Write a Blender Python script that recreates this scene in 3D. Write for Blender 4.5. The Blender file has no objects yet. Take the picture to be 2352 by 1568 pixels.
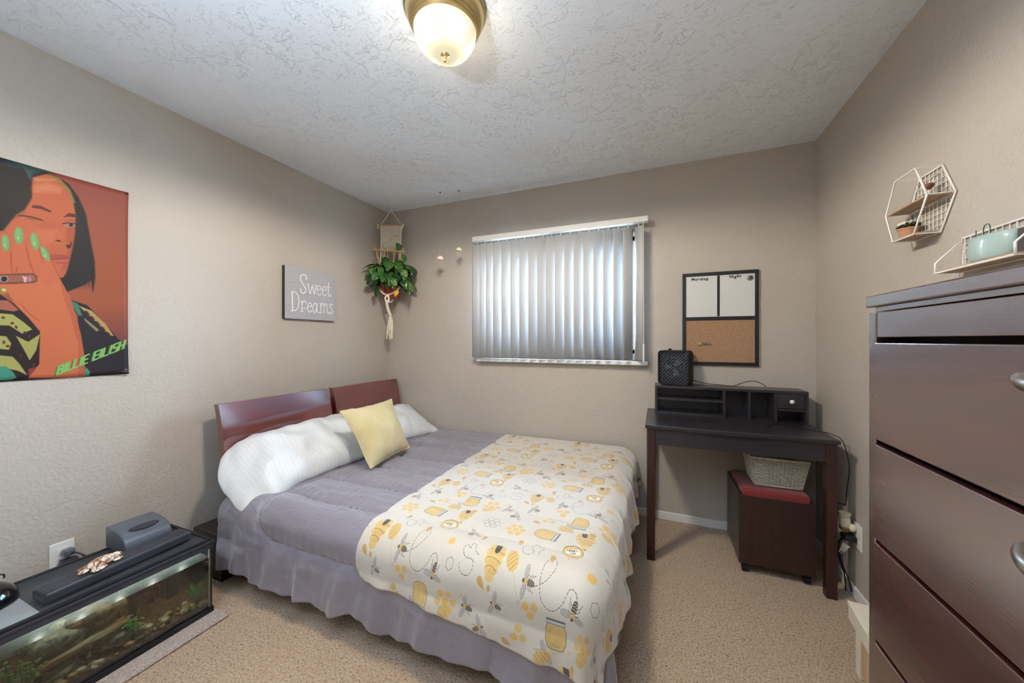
import bpy, bmesh, math, random
import numpy as np
from mathutils import Vector, Matrix, noise
random.seed(7)
PI = math.pi
R = math.radians

# ------------------------------------------------------------------ camera
CF, YAW, CY, H0 = 818.0, R(22.15), 781.0, 1.237
scn = bpy.context.scene
cd = bpy.data.cameras.new('camera')
cd.sensor_width = 36.0
cd.lens = CF / 2352 * 36
cd.shift_y = -3 / 2352
cd.clip_start = 0.02
cam = bpy.data.objects.new('camera', cd)
cam.location = (0, 0, H0)
cam.rotation_euler = (PI / 2, 0, YAW)
scn.collection.objects.link(cam)
scn.camera = cam

# ------------------------------------------------------------------ world, lights, exposure
SKY = 70.0
world = bpy.data.worlds.new('sky')
scn.world = world
world.use_nodes = True
bg = world.node_tree.nodes['Background']
bg.inputs[0].default_value = (0.50, 0.73, 1.0, 1)
bg.inputs[1].default_value = SKY
scn.view_settings.view_transform = 'Standard'
scn.view_settings.look = 'None'
scn.view_settings.gamma = 1
scn.view_settings.exposure = 0.38
scn.view_settings.use_curve_mapping = False
scn.cycles.max_bounces = 10
scn.cycles.diffuse_bounces = 6
scn.cycles.glossy_bounces = 4
scn.cycles.transparent_max_bounces = 16
scn.cycles.transmission_bounces = 6
scn.cycles.sample_clamp_indirect = 10.0
scn.cycles.use_denoising = True
scn.cycles.caustics_reflective = False
scn.cycles.caustics_refractive = False

def add_light(name, kind, loc, rot, energy, color, **kw):
    ld = bpy.data.lights.new(name, kind)
    ld.energy = energy
    ld.color = color
    for k, v in kw.items():
        setattr(ld, k, v)
    lo = bpy.data.objects.new(name, ld)
    lo.location = loc
    lo.rotation_euler = rot
    scn.collection.objects.link(lo)
    return lo

por = add_light('window_portal', 'AREA', (-0.73, 2.83, 1.57), (-PI / 2, 0, 0), 1, (1, 1, 1), shape='RECTANGLE', size=1.28, size_y=0.96)
por.data.cycles.is_portal = True
# ceiling lamp bulbs: a ring of down-facing bulbs just below the glass dome
LX, LY = -0.712, 1.106
for k in range(6):
    a = k * PI / 3
    add_light('lamp_bulb', 'SPOT', (LX + 0.075 * math.cos(a), LY + 0.075 * math.sin(a), 2.245), (0, 0, 0), 11,
              (1.0, 0.90, 0.75), spot_size=R(179), spot_blend=0.25, shadow_soft_size=0.0)
for k in range(6):
    a = k * PI / 3 + .5
    add_light('lamp_glow', 'POINT', (LX + 0.112 * math.cos(a), LY + 0.112 * math.sin(a), 2.285), (0, 0, 0), .33, (1.0, 0.84, 0.58), shadow_soft_size=0.0)
# the aquarium's own light bar, shining down through the screen
for k in range(5):
    add_light('aquarium_light', 'SPOT', (-1.97, .52 + .1 * k, .325), (0, 0, 0), .55, (0.95, 1.0, 0.90), spot_size=R(165), spot_blend=.6, shadow_soft_size=0.0)
# added fill light in the unseen hall behind the camera
add_light('hall_fill', 'AREA', (-0.9, -2.2, 2.3), (R(40), 0, 0), 15, (0.93, 0.96, 1.0), shape='RECTANGLE', size=1.2, size_y=1.0)

# added fill spot behind the camera, bounced off the ceiling
add_light('bounce_fill', 'SPOT', (-0.55, -0.35, 1.55), (R(180), 0, 0), 265, (0.72, 0.86, 1.0), spot_size=R(150), spot_blend=1.0, shadow_soft_size=0.03)

# ------------------------------------------------------------------ helpers
XL, XR, YB, HC, YF = -2.36, 0.887, 2.68, 2.44, -0.95
_c, _s = math.cos(YAW), math.sin(YAW)

def P(u, v, ax, val):
    """the point of the plane ax=val seen at photo pixel (u, v): used to measure sizes and places"""
    a = (u - 1176) / CF
    d = Vector((_c * a - _s, _s * a + _c, (CY - v) / CF))
    i = 'xyz'.index(ax)
    o = Vector((0, 0, H0))
    t = (val - o[i]) / d[i]
    return o + t * d

ORI = {}
def tag(o, label=None, cat=None, group=None, kind=None):
    if label: o['label'] = label
    if cat: o['category'] = cat
    if group: o['group'] = group
    if kind: o['kind'] = kind
    return o

def thing(name, loc, label, cat, group=None):
    o = bpy.data.objects.new(name, None)
    o.empty_display_size = 0.05
    scn.collection.objects.link(o)
    o.location = loc
    ORI[o] = Vector(loc)
    return tag(o, label, cat, group)

class MB:
    def __init__(self):
        self.v = []; self.f = []; self.uv = {}
    def add(self, vs, fs, M=None):
        n = len(self.v)
        for p in vs:
            p = Vector(p)
            if M is not None: p = M @ p
            self.v.append(p)
        for f in fs: self.f.append([i + n for i in f])
        return self
    def box(self, x0, x1, y0, y1, z0, z1, M=None):
        vs = [(x0, y0, z0), (x1, y0, z0), (x1, y1, z0), (x0, y1, z0), (x0, y0, z1), (x1, y0, z1), (x1, y1, z1), (x0, y1, z1)]
        fs = [(0, 3, 2, 1), (4, 5, 6, 7), (0, 1, 5, 4), (1, 2, 6, 5), (2, 3, 7, 6), (3, 0, 4, 7)]
        return self.add(vs, fs, M)
    def tube(self, pts, r, n=8, caps=True, M=None):
        pts = [Vector(p) for p in pts]
        rs = r if isinstance(r, (list, tuple)) else [r] * len(pts)
        vs = []; fs = []
        prev = None
        for i, p in enumerate(pts):
            if i == 0: t = pts[1] - pts[0]
            elif i == len(pts) - 1: t = pts[-1] - pts[-2]
            else: t = (pts[i + 1] - pts[i]).normalized() + (pts[i] - pts[i - 1]).normalized()
            if t.length < 1e-9: t = Vector((0, 0, 1))
            t.normalize()
            if prev is None:
                a = Vector((0, 0, 1)) if abs(t.z) < 0.9 else Vector((1, 0, 0))
                u = t.cross(a).normalized()
            else:
                u = (prev - t * prev.dot(t))
                u = u.normalized() if u.length > 1e-6 else t.orthogonal().normalized()
            prev = u
            w = t.cross(u)
            for k in range(n):
                an = 2 * PI * k / n
                vs.append(p + rs[i] * (math.cos(an) * u + math.sin(an) * w))
        for i in range(len(pts) - 1):
            for k in range(n):
                a = i * n + k; b = i * n + (k + 1) % n
                fs.append((a, b, b + n, a + n))
        if caps:
            fs.append(tuple(range(n))[::-1]); fs.append(tuple(range((len(pts) - 1) * n, len(pts) * n)))
        return self.add(vs, fs, M)
    def lathe(self, prof, n=32, c=(0, 0, 0), M=None, sx=1.0, sy=1.0):
        vs = []; fs = []
        for (r, z) in prof:
            for k in range(n):
                a = 2 * PI * k / n
                vs.append((c[0] + sx * r * math.cos(a), c[1] + sy * r * math.sin(a), c[2] + z))
        for i in range(len(prof) - 1):
            for k in range(n):
                a = i * n + k; b = i * n + (k + 1) % n
                fs.append((a, b, b + n, a + n))
        if prof[0][0] > 1e-6: fs.append(tuple(range(n))[::-1])
        if prof[-1][0] > 1e-6: fs.append(tuple(range((len(prof) - 1) * n, len(prof) * n)))
        return self.add(vs, fs, M)
    def prism(self, poly, h, M=None):
        n = len(poly)
        vs = [(p[0], p[1], 0) for p in poly] + [(p[0], p[1], h) for p in poly]
        fs = [tuple(range(n))[::-1], tuple(range(n, 2 * n))] + [(i, (i + 1) % n, n + (i + 1) % n, n + i) for i in range(n)]
        return self.add(vs, fs, M)
    def grid(self, fn, nu, nv, uvfn=None, closed=False):
        """fn(a,b) -> point, a,b in 0..1"""
        n0 = len(self.v)
        for j in range(nv + 1):
            for i in range(nu + 1):
                self.v.append(Vector(fn(i / nu, j / nv)))
                if uvfn: self.uv[len(self.v) - 1] = uvfn(i / nu, j / nv)
        for j in range(nv):
            for i in range(nu):
                a = n0 + j * (nu + 1) + i
                self.f.append([a, a + 1, a + nu + 2, a + nu + 1])
        return self
    def blob(self, c, rad, seed=0, amp=0.15, sub=2, M=None, freq=1.3):
        bm = bmesh.new()
        bmesh.ops.create_icosphere(bm, subdivisions=sub, radius=1)
        vs = []
        for v in bm.verts:
            k = 1 + amp * noise.noise(v.co * freq + Vector((seed * 3.7, seed * 1.3, seed)))
            vs.append((c[0] + v.co.x * rad[0] * k, c[1] + v.co.y * rad[1] * k, c[2] + v.co.z * rad[2] * k))
        fs = [[q.index for q in f.verts] for f in bm.faces]
        bm.free()
        return self.add(vs, fs, M)
    def build(self, name, m, parent=None, loc=None, smooth=False, bevel=0, seg=2, label=None, cat=None, group=None, kind=None, sub=0, solid=0, angle=None, merge=False):
        o0 = ORI[parent] if parent is not None else Vector(loc if loc is not None else (0, 0, 0))
        me = bpy.data.meshes.new(name)
        me.from_pydata([tuple(p - o0) for p in self.v], [], self.f)
        if self.uv:
            ul = me.uv_layers.new(name='UVMap')
            for l in me.loops:
                ul.data[l.index].uv = self.uv.get(l.vertex_index, (0, 0))
        if merge:
            bm = bmesh.new(); bm.from_mesh(me)
            bmesh.ops.remove_doubles(bm, verts=bm.verts, dist=1e-5)
            bmesh.ops.recalc_face_normals(bm, faces=bm.faces)
            bm.to_mesh(me); bm.free()
        me.materials.append(m)
        if smooth or angle:
            me.polygons.foreach_set('use_smooth', [True] * len(me.polygons))
        if angle:
            try: me.set_sharp_from_angle(angle=R(angle))
            except Exception: pass
        o = bpy.data.objects.new(name, me)
        scn.collection.objects.link(o)
        if parent is not None:
            o.parent = parent
        else:
            o.location = o0
        ORI[o] = o0
        if bevel:
            b = o.modifiers.new('bevel', 'BEVEL'); b.width = bevel; b.segments = seg; b.limit_method = 'ANGLE'; b.angle_limit = R(40)
            b.harden_normals = False
        if sub:
            b = o.modifiers.new('sub', 'SUBSURF'); b.levels = sub; b.render_levels = sub
        if solid:
            b = o.modifiers.new('solid', 'SOLIDIFY'); b.thickness = solid; b.offset = -1
        return tag(o, label, cat, group, kind)

def box(*a, M=None): return MB().box(*a, M=M)
def tube(pts, r, n=8): return MB().tube(pts, r, n)
def spline(pts, n=8):
    """Catmull-Rom through points"""
    pts = [Vector(p) for p in pts]
    q = [pts[0] * 2 - pts[1]] + pts + [pts[-1] * 2 - pts[-2]]
    out = []
    for i in range(1, len(q) - 2):
        for k in range(n):
            t = k / n
            out.append(0.5 * ((2 * q[i]) + (q[i + 1] - q[i - 1]) * t + (2 * q[i - 1] - 5 * q[i] + 4 * q[i + 1] - q[i + 2]) * t * t
                              + (3 * q[i] - q[i - 1] - 3 * q[i + 1] + q[i + 2]) * t ** 3))
    out.append(pts[-1])
    return out

def piece(src, parent, loc=(0, 0, 0), rot=(0, 0, 0), scale=(1, 1, 1)):
    """a copy of a part (shares its mesh) under the same or another thing"""
    c = src.copy()
    scn.collection.objects.link(c)
    c.parent = parent
    c.location = loc; c.rotation_euler = rot; c.scale = scale
    ORI[c] = ORI[parent] if parent is not None else Vector(loc)
    return c

# ------------------------------------------------------------------ materials
def srgb(r, g, b):
    f = lambda c: (c / 255) / 12.92 if c / 255 <= 0.04045 else ((c / 255 + 0.055) / 1.055) ** 2.4
    return (f(r), f(g), f(b), 1)

class NT:
    def __init__(self, m):
        self.t = m.node_tree; self.n = self.t.nodes; self.l = self.t.links
    def new(self, typ, **kw):
        x = self.n.new(typ)
        for k, v in kw.items(): setattr(x, k, v)
        return x
    def link(self, a, b): self.l.new(a, b)
    def coord(self, scale=(1, 1, 1), kind='Object', rot=(0, 0, 0)):
        tc = self.new('ShaderNodeTexCoord'); mp = self.new('ShaderNodeMapping')
        self.link(tc.outputs[kind], mp.inputs[0])
        mp.inputs['Scale'].default_value = scale
        mp.inputs['Rotation'].default_value = rot
        return mp.outputs[0]
    def noise(self, vec, scale, detail=2, rough=0.5, dist=0):
        x = self.new('ShaderNodeTexNoise')
        self.link(vec, x.inputs['Vector'])
        x.inputs['Scale'].default_value = scale; x.inputs['Detail'].default_value = detail
        x.inputs['Roughness'].default_value = rough; x.inputs['Distortion'].default_value = dist
        return x.outputs['Fac']
    def ramp(self, fac, stops, interp='LINEAR'):
        x = self.new('ShaderNodeValToRGB'); x.color_ramp.interpolation = interp
        e = x.color_ramp.elements
        while len(e) < len(stops): e.new(0.5)
        for i, (p, c) in enumerate(stops):
            e[i].position = p; e[i].color = c if len(c) == 4 else (*c, 1)
        self.link(fac, x.inputs[0])
        return x.outputs[0]
    def math(self, op, a, b=None, clamp=False):
        x = self.new('ShaderNodeMath', operation=op, use_clamp=clamp)
        for i, q in enumerate((a, b)):
            if q is None: continue
            if isinstance(q, (int, float)): x.inputs[i].default_value = q
            else: self.link(q, x.inputs[i])
        return x.outputs[0]
    def mix(self, fac, a, b):
        x = self.new('ShaderNodeMix', data_type='RGBA')
        for i, q in ((0, fac), (6, a), (7, b)):
            if isinstance(q, (int, float)): x.inputs[i].default_value = q
            elif isinstance(q, tuple): x.inputs[i].default_value = q
            else: self.link(q, x.inputs[i])
        return x.outputs[2]
    def bump(self, h, strength, dist=0.01, prev=None):
        x = self.new('ShaderNodeBump')
        x.inputs['Strength'].default_value = strength; x.inputs['Distance'].default_value = dist
        self.link(h, x.inputs['Height'])
        if prev is not None: self.link(prev, x.inputs['Normal'])
        return x.outputs[0]

def mat(name, col, rough=0.6, metal=0.0, col2=None, cs=8, cst=(1, 1, 1), cpos=(0.35, 0.65), bump=0.0, bs=150, bst=(1, 1, 1), bdist=0.002, coat=0.0, coatr=0.08,
        coat_ior=1.5, sheen=0.0, spec=0.5, emit=None, estr=0.0, alpha=1.0, trans=0.0, ior=1.45, detail=3):
    m = bpy.data.materials.new(name)
    m.use_nodes = True
    t = NT(m)
    b = t.n['Principled BSDF']
    b.inputs['Base Color'].default_value = col
    b.inputs['Roughness'].default_value = rough
    b.inputs['Metallic'].default_value = metal
    b.inputs['Specular IOR Level'].default_value = spec
    b.inputs['Coat Weight'].default_value = coat
    b.inputs['Coat Roughness'].default_value = coatr
    b.inputs['Coat IOR'].default_value = coat_ior
    b.inputs['Sheen Weight'].default_value = sheen
    b.inputs['Alpha'].default_value = alpha
    b.inputs['IOR'].default_value = ior
    b.inputs['Transmission Weight'].default_value = trans
    if emit:
        b.inputs['Emission Color'].default_value = emit
        b.inputs['Emission Strength'].default_value = estr
    if col2:
        n = t.noise(t.coord(cst), cs, detail)
        t.link(t.ramp(n, [(cpos[0], col), (cpos[1], col2)]), b.inputs['Base Color'])
    if bump:
        n = t.noise(t.coord(bst), bs, 3)
        t.link(t.bump(n, bump, bdist), b.inputs['Normal'])
    return m

def wood(name, c1, c2, axis='y', scale=14, stretch=14, rough=0.35, coat=0.0, coatr=0.2, coat_ior=1.5, bump=0.15):
    m = bpy.data.materials.new(name); m.use_nodes = True
    t = NT(m); b = t.n['Principled BSDF']
    st = [1, 1, 1]; st['xyz'.index(axis)] = 1 / stretch
    v = t.coord(tuple(st))
    n = t.noise(v, scale * 3, 5, 0.6, 0.6)
    n2 = t.noise(v, scale * 14, 3, 0.6)
    f = t.math('ADD', t.math('MULTIPLY', n, 0.65), t.math('MULTIPLY', n2, 0.35))
    t.link(t.ramp(f, [(0.32, c1), (0.68, c2)]), b.inputs['Base Color'])
    b.inputs['Roughness'].default_value = rough
    b.inputs['Coat Weight'].default_value = coat
    b.inputs['Coat Roughness'].default_value = coatr
    b.inputs['Coat IOR'].default_value = coat_ior
    nb = t.bump(n2, bump, 0.001)
    t.link(nb, b.inputs['Normal'])
    if coat: t.link(nb, b.inputs['Coat Normal'])
    return m

M = {}
# walls: taupe orange-peel paint
def wall_mat(name, col):
    m = bpy.data.materials.new(name); m.use_nodes = True
    t = NT(m); b = t.n['Principled BSDF']
    v = t.coord()
    b.inputs['Roughness'].default_value = 0.75
    b.inputs['Specular IOR Level'].default_value = 0.3
    n1 = t.noise(v, 70, 4, 0.55, 0.3)
    n2 = t.noise(v, 2.2, 2)
    sm = t.ramp(n1, [(0.38, (0, 0, 0)), (0.66, (1, 1, 1))])
    t.link(t.mix(n2, tuple(x * 0.97 for x in col[:3]) + (1,), col), b.inputs['Base Color'])
    t.link(t.bump(sm, 0.34, 0.004), b.inputs['Normal'])
    return m
M['wall'] = wall_mat('wall_paint', srgb(184, 175, 164))
def ceil_mat():
    m = bpy.data.materials.new('ceiling_knockdown'); m.use_nodes = True
    t = NT(m); b = t.n['Principled BSDF']
    v = t.coord()
    b.inputs['Roughness'].default_value = 0.8
    b.inputs['Base Color'].default_value = srgb(236, 242, 250)
    b.inputs['Specular IOR Level'].default_value = 0.2
    n1 = t.noise(v, 11, 5, 0.6, 0.5)
    plate = t.ramp(n1, [(0.55, (0, 0, 0)), (0.585, (1, 1, 1))])
    vv = t.coord((1, 1.6, 1), rot=(0, 0, 0.5))
    n2 = t.noise(vv, 30, 5, 0.7, 1.5)
    spat = t.ramp(n2, [(0.59, (0, 0, 0)), (0.625, (1, 1, 1))])
    mask = t.ramp(t.noise(v, 3.2, 3, 0.6), [(0.36, (0.15, 0.15, 0.15)), (0.55, (1, 1, 1))])
    h = t.math('ADD', t.math('MULTIPLY', plate, 0.55), t.math('MULTIPLY', spat, -0.8))
    h = t.math('MULTIPLY', h, mask)
    t.link(t.bump(h, 0.62, 0.010), b.inputs['Normal'])
    return m
M['ceiling'] = ceil_mat()
def carpet_mat(name, c1, c2, c3):
    m = bpy.data.materials.new(name); m.use_nodes = True
    t = NT(m); b = t.n['Principled BSDF']
    v = t.coord()
    b.inputs['Roughness'].default_value = 0.95
    b.inputs['Specular IOR Level'].default_value = 0.1
    b.inputs['Sheen Weight'].default_value = 0.15
    n1 = t.noise(v, 130, 3, 0.7, 0.4)
    n2 = t.noise(v, 6, 3)
    col = t.ramp(n1, [(0.30, c3), (0.44, c1), (0.66, c2)])
    col = t.mix(t.math('MULTIPLY', n2, 0.35), col, tuple(x * 0.72 for x in c1[:3]) + (1,))
    t.link(col, b.inputs['Base Color'])
    t.link(t.bump(n1, 1.0, 0.012), b.inputs['Normal'])
    return m
M['carpet'] = carpet_mat('carpet_beige', srgb(192, 162, 132), srgb(224, 204, 178), srgb(82, 58, 42))
M['mat_rug'] = carpet_mat('carpet_remnant', srgb(196, 178, 166), srgb(226, 214, 204), srgb(140, 120, 108))
M['trim'] = mat('trim_white', srgb(226, 226, 224), 0.45)
M['white'] = mat('white_plastic', srgb(232, 232, 228), 0.4)
M['cream_plastic'] = mat('cream_plastic', srgb(224, 214, 190), 0.4)
M['vinyl'] = mat('window_vinyl', srgb(225, 227, 228), 0.4)
M['black'] = mat('black_plastic', srgb(24, 25, 30), 0.45)
M['black_gloss'] = mat('black_gloss', srgb(14, 14, 17), 0.12, coat=0.6)
M['darkgrey'] = mat('charcoal_plastic', srgb(48, 50, 58), 0.42)
M['midgrey'] = mat('grey_plastic', srgb(84, 90, 100), 0.32, coat=0.3, coatr=0.2)
M['rubber'] = mat('black_rubber', srgb(18, 19, 24), 0.7)
M['dresser'] = wood('dresser_mahogany', srgb(30, 7, 9), srgb(76, 20, 20), 'y', 16, 9, 0.38, coat=1.0, coatr=0.17, coat_ior=2.9, bump=0.09)
M['dresser_stile'] = wood('dresser_mahogany_upright', srgb(34, 14, 14), srgb(66, 28, 26), 'z', 16, 9, 0.38, coat=1.0, coatr=0.17, coat_ior=2.9, bump=0.07)
M['bedwood'] = wood('bed_mahogany', srgb(44, 3, 10), srgb(122, 16, 28), 'y', 7, 6, 0.22, coat=1.0, coatr=0.10, coat_ior=2.2, bump=0.05)
M['bedwood_dark'] = wood('bed_dark_wood', srgb(20, 10, 12), srgb(44, 22, 20), 'x', 12, 8, 0.35, coat=0.4)
M['deskblack'] = wood('desk_black_oak', srgb(22, 20, 26), srgb(44, 40, 48), 'x', 26, 14, 0.42, coat=0.5, coatr=0.25, bump=0.2)
M['deskleg'] = wood('desk_leg_wenge', srgb(30, 12, 12), srgb(62, 28, 24), 'z', 20, 10, 0.4, coat=0.4, coatr=0.25)
M['box'] = wood('box_espresso', srgb(28, 14, 14), srgb(56, 32, 28), 'z', 26, 14, 0.42, coat=0.35, coatr=0.3)
M['nickel'] = mat('brushed_nickel', srgb(196, 192, 182), 0.28, 1.0)
M['brass'] = mat('antique_brass', srgb(190, 168, 118), 0.32, 0.85, bump=0.03)
M['wire'] = mat('white_wire', srgb(236, 234, 230), 0.4)
M['shelfwood'] = wood('light_wood', srgb(158, 130, 104), srgb(184, 156, 126), 'y', 20, 10, 0.6)
M['shelfunder'] = wood('shelf_underside', srgb(120, 92, 78), srgb(140, 108, 90), 'y', 20, 10, 0.7)
M['bamboo'] = mat('bamboo', srgb(206, 168, 104), 0.5, col2=srgb(180, 138, 80), cs=30)
M['rope'] = mat('cotton_rope', srgb(236, 226, 206), 0.9, bump=0.5, bs=300, bst=(1, 1, 0.5), bdist=0.003, sheen=0.2)
M['terracotta'] = mat('red_pot_plastic', srgb(150, 52, 34), 0.35, coat=0.3)
M['clay'] = mat('terracotta_clay', srgb(186, 136, 102), 0.8)
M['mint'] = mat('mint_ceramic', srgb(164, 184, 178), 0.35, coat=0.4)
M['soil'] = mat('soil', srgb(50, 36, 26), 0.95, bump=0.8, bs=80)
M['redcushion'] = mat('red_fabric', srgb(118, 36, 31), 0.8, bump=0.3, bs=400, sheen=0.2)
M['basket'] = mat('white_wicker', srgb(222, 218, 204), 0.7)
M['yellow'] = mat('mustard_velvet', srgb(204, 188, 144), 0.75, col2=srgb(192, 174, 126), cs=5, sheen=0.4, bump=0.15, bs=35, bdist=0.006)
M['brown_line'] = mat('brown_print', srgb(96, 60, 40), 0.7)
M['rock'] = mat('grey_rock', srgb(136, 130, 112), 0.8, col2=srgb(62, 66, 58), cs=45, bump=0.9, bs=60, bdist=0.01)
M['rock_brown'] = mat('brown_rock', srgb(150, 118, 80), 0.7, col2=srgb(58, 42, 28), cs=26, bump=0.7, bs=60, bdist=0.008)
M['slate'] = mat('layered_slate', srgb(122, 124, 104), 0.7, col2=srgb(126, 88, 44), cs=34, cst=(1, .25, 1), bump=0.6, bs=26, bst=(1, .3, 1.6), bdist=0.01)
M['pebble1'] = mat('tan_pebble', srgb(178, 142, 92), 0.35, col2=srgb(128, 88, 48), cs=90)
M['pebble2'] = mat('white_pebble', srgb(206, 192, 166), 0.35, col2=srgb(150, 126, 96), cs=90)
M['pebble3'] = mat('dark_pebble', srgb(96, 68, 44), 0.35, col2=srgb(50, 36, 26), cs=90)
M['gravel'] = mat('aquarium_gravel', srgb(112, 74, 36), 0.7, col2=srgb(52, 34, 20), cs=90, bump=1.0, bs=90, bdist=0.01)
M['aqgreen'] = mat('bright_green_plastic', srgb(54, 140, 44), 0.5)
M['aqgreen2'] = mat('olive_leaf', srgb(120, 150, 70), 0.5, col2=srgb(52, 74, 36), cs=40)
M['aqred'] = mat('dark_red_leaf', srgb(84, 30, 26), 0.6)
M['driftwood'] = mat('dark_driftwood', srgb(34, 24, 20), 0.8, bump=0.5, bs=60)
M['foam'] = mat('pale_blue_foam', srgb(168, 190, 192), 0.8)

def leaf_mat(name, c1, c2, vein):
    m = bpy.data.materials.new(name); m.use_nodes = True
    t = NT(m); b = t.n['Principled BSDF']
    n = t.noise(t.coord((2.2, 5, 2)), 1.4, 3, 0.6, 0.5)
    t.link(t.ramp(n, [(0.36, c1), (0.50, c2), (0.60, vein)]), b.inputs['Base Color'])
    b.inputs['Roughness'].default_value = 0.32
    b.inputs['Subsurface Weight'].default_value = 0.0
    return m
M['leaf_a'] = leaf_mat('pothos_dark', srgb(16, 44, 22), srgb(30, 68, 32), srgb(48, 90, 38))
M['leaf_b'] = leaf_mat('pothos_mid', srgb(30, 74, 28), srgb(52, 104, 40), srgb(84, 130, 56))
M['leaf_c'] = leaf_mat('pothos_variegated', srgb(28, 68, 34), srgb(52, 98, 42), srgb(196, 198, 104))
M['leaf_y'] = mat('yellow_leaf', srgb(226, 172, 40), 0.5)
M['stem'] = mat('green_stem', srgb(92, 120, 50), 0.6)

def thin_glass(name, tint=(1, 1, 1, 1), refl=0.06, rough=0.0):
    m = bpy.data.materials.new(name); m.use_nodes = True
    t = NT(m); t.n.remove(t.n['Principled BSDF'])
    out = t.n['Material Output']
    tr = t.new('ShaderNodeBsdfTransparent'); tr.inputs[0].default_value = tint
    gl = t.new('ShaderNodeBsdfGlossy'); gl.inputs['Roughness'].default_value = rough
    fr = t.new('ShaderNodeFresnel'); fr.inputs[0].default_value = 1.45
    mx = t.new('ShaderNodeMixShader')
    t.link(fr.outputs[0], mx.inputs[0]); t.link(tr.outputs[0], mx.inputs[1]); t.link(gl.outputs[0], mx.inputs[2])
    t.link(mx.outputs[0], out.inputs[0])
    return m
M['glass'] = thin_glass('window_glass')
M['tankglass'] = thin_glass('tank_glass', (0.96, 0.985, 0.975, 1))
M['water'] = thin_glass('water', (0.90, 0.96, 0.91, 1), rough=0.02)
M['watertop'] = mat('water_surface', srgb(150, 160, 160), 0.35, alpha=0.16, bump=0.3, bs=60)

def screen_mat():
    m = bpy.data.materials.new('metal_screen'); m.use_nodes = True
    t = NT(m); b = t.n['Principled BSDF']
    v = t.coord()
    ch = t.new('ShaderNodeTexChecker'); t.link(v, ch.inputs[0]); ch.inputs['Scale'].default_value = 420
    t.link(t.mix(ch.outputs['Fac'], srgb(36, 38, 44), srgb(104, 106, 112)), b.inputs['Base Color'])
    b.inputs['Roughness'].default_value = 0.5; b.inputs['Metallic'].default_value = 0.3; b.inputs['Alpha'].default_value = 0.62
    return m
M['screen'] = screen_mat()

def vane_mat():
    m = bpy.data.materials.new('blind_vinyl'); m.use_nodes = True
    t = NT(m); b = t.n['Principled BSDF']; out = t.n['Material Output']
    b.inputs['Base Color'].default_value = srgb(184, 184, 185)
    b.inputs['Roughness'].default_value = 0.5
    tl = t.new('ShaderNodeBsdfTranslucent'); tl.inputs[0].default_value = srgb(240, 236, 232)
    mx = t.new('ShaderNodeMixShader'); mx.inputs[0].default_value = 0.019
    t.link(b.outputs[0], mx.inputs[1]); t.link(tl.outputs[0], mx.inputs[2]); t.link(mx.outputs[0], out.inputs[0])
    return m
M['vane'] = vane_mat()

def pillow_mat():
    m = bpy.data.materials.new('white_satin_stripe'); m.use_nodes = True
    t = NT(m); b = t.n['Principled BSDF']
    tc = t.new('ShaderNodeTexCoord')
    w = t.new('ShaderNodeTexWave'); w.bands_direction = 'X'; w.inputs['Scale'].default_value = 17
    t.link(tc.outputs['UV'], w.inputs['Vector'])
    line = t.ramp(w.outputs['Fac'], [(0.90, (0, 0, 0)), (0.97, (1, 1, 1))])
    t.link(t.mix(line, srgb(220, 224, 227), srgb(212, 216, 219)), b.inputs['Base Color'])
    b.inputs['Roughness'].default_value = 0.5
    b.inputs['Sheen Weight'].default_value = 0.2
    n = t.noise(t.coord((1, 0.5, 1)), 16, 4, 0.6, 0.8)
    t.link(t.bump(n, 0.35, 0.012), b.inputs['Normal'])
    return m
M['pillow'] = pillow_mat()
M['sheet'] = mat('white_sheet', srgb(214, 218, 222), 0.8)
def comforter_mat():
    m = bpy.data.materials.new('grey_microfibre'); m.use_nodes = True
    t = NT(m); b = t.n['Principled BSDF']
    b.inputs['Base Color'].default_value = srgb(132, 127, 138)
    b.inputs['Roughness'].default_value = 0.45
    b.inputs['Specular IOR Level'].default_value = 0.9
    b.inputs['Sheen Weight'].default_value = 0.45
    b.inputs['Sheen Roughness'].default_value = 0.45
    n = t.noise(t.coord((0.8, 1.6, .6)), 20, 4, 0.55, 0.9)
    t.link(t.bump(n, 0.5, 0.012), b.inputs['Normal'])
    return m
M['comforter'] = comforter_mat()
M['seam'] = mat('seam_thread', srgb(58, 54, 62), 0.8)

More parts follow.
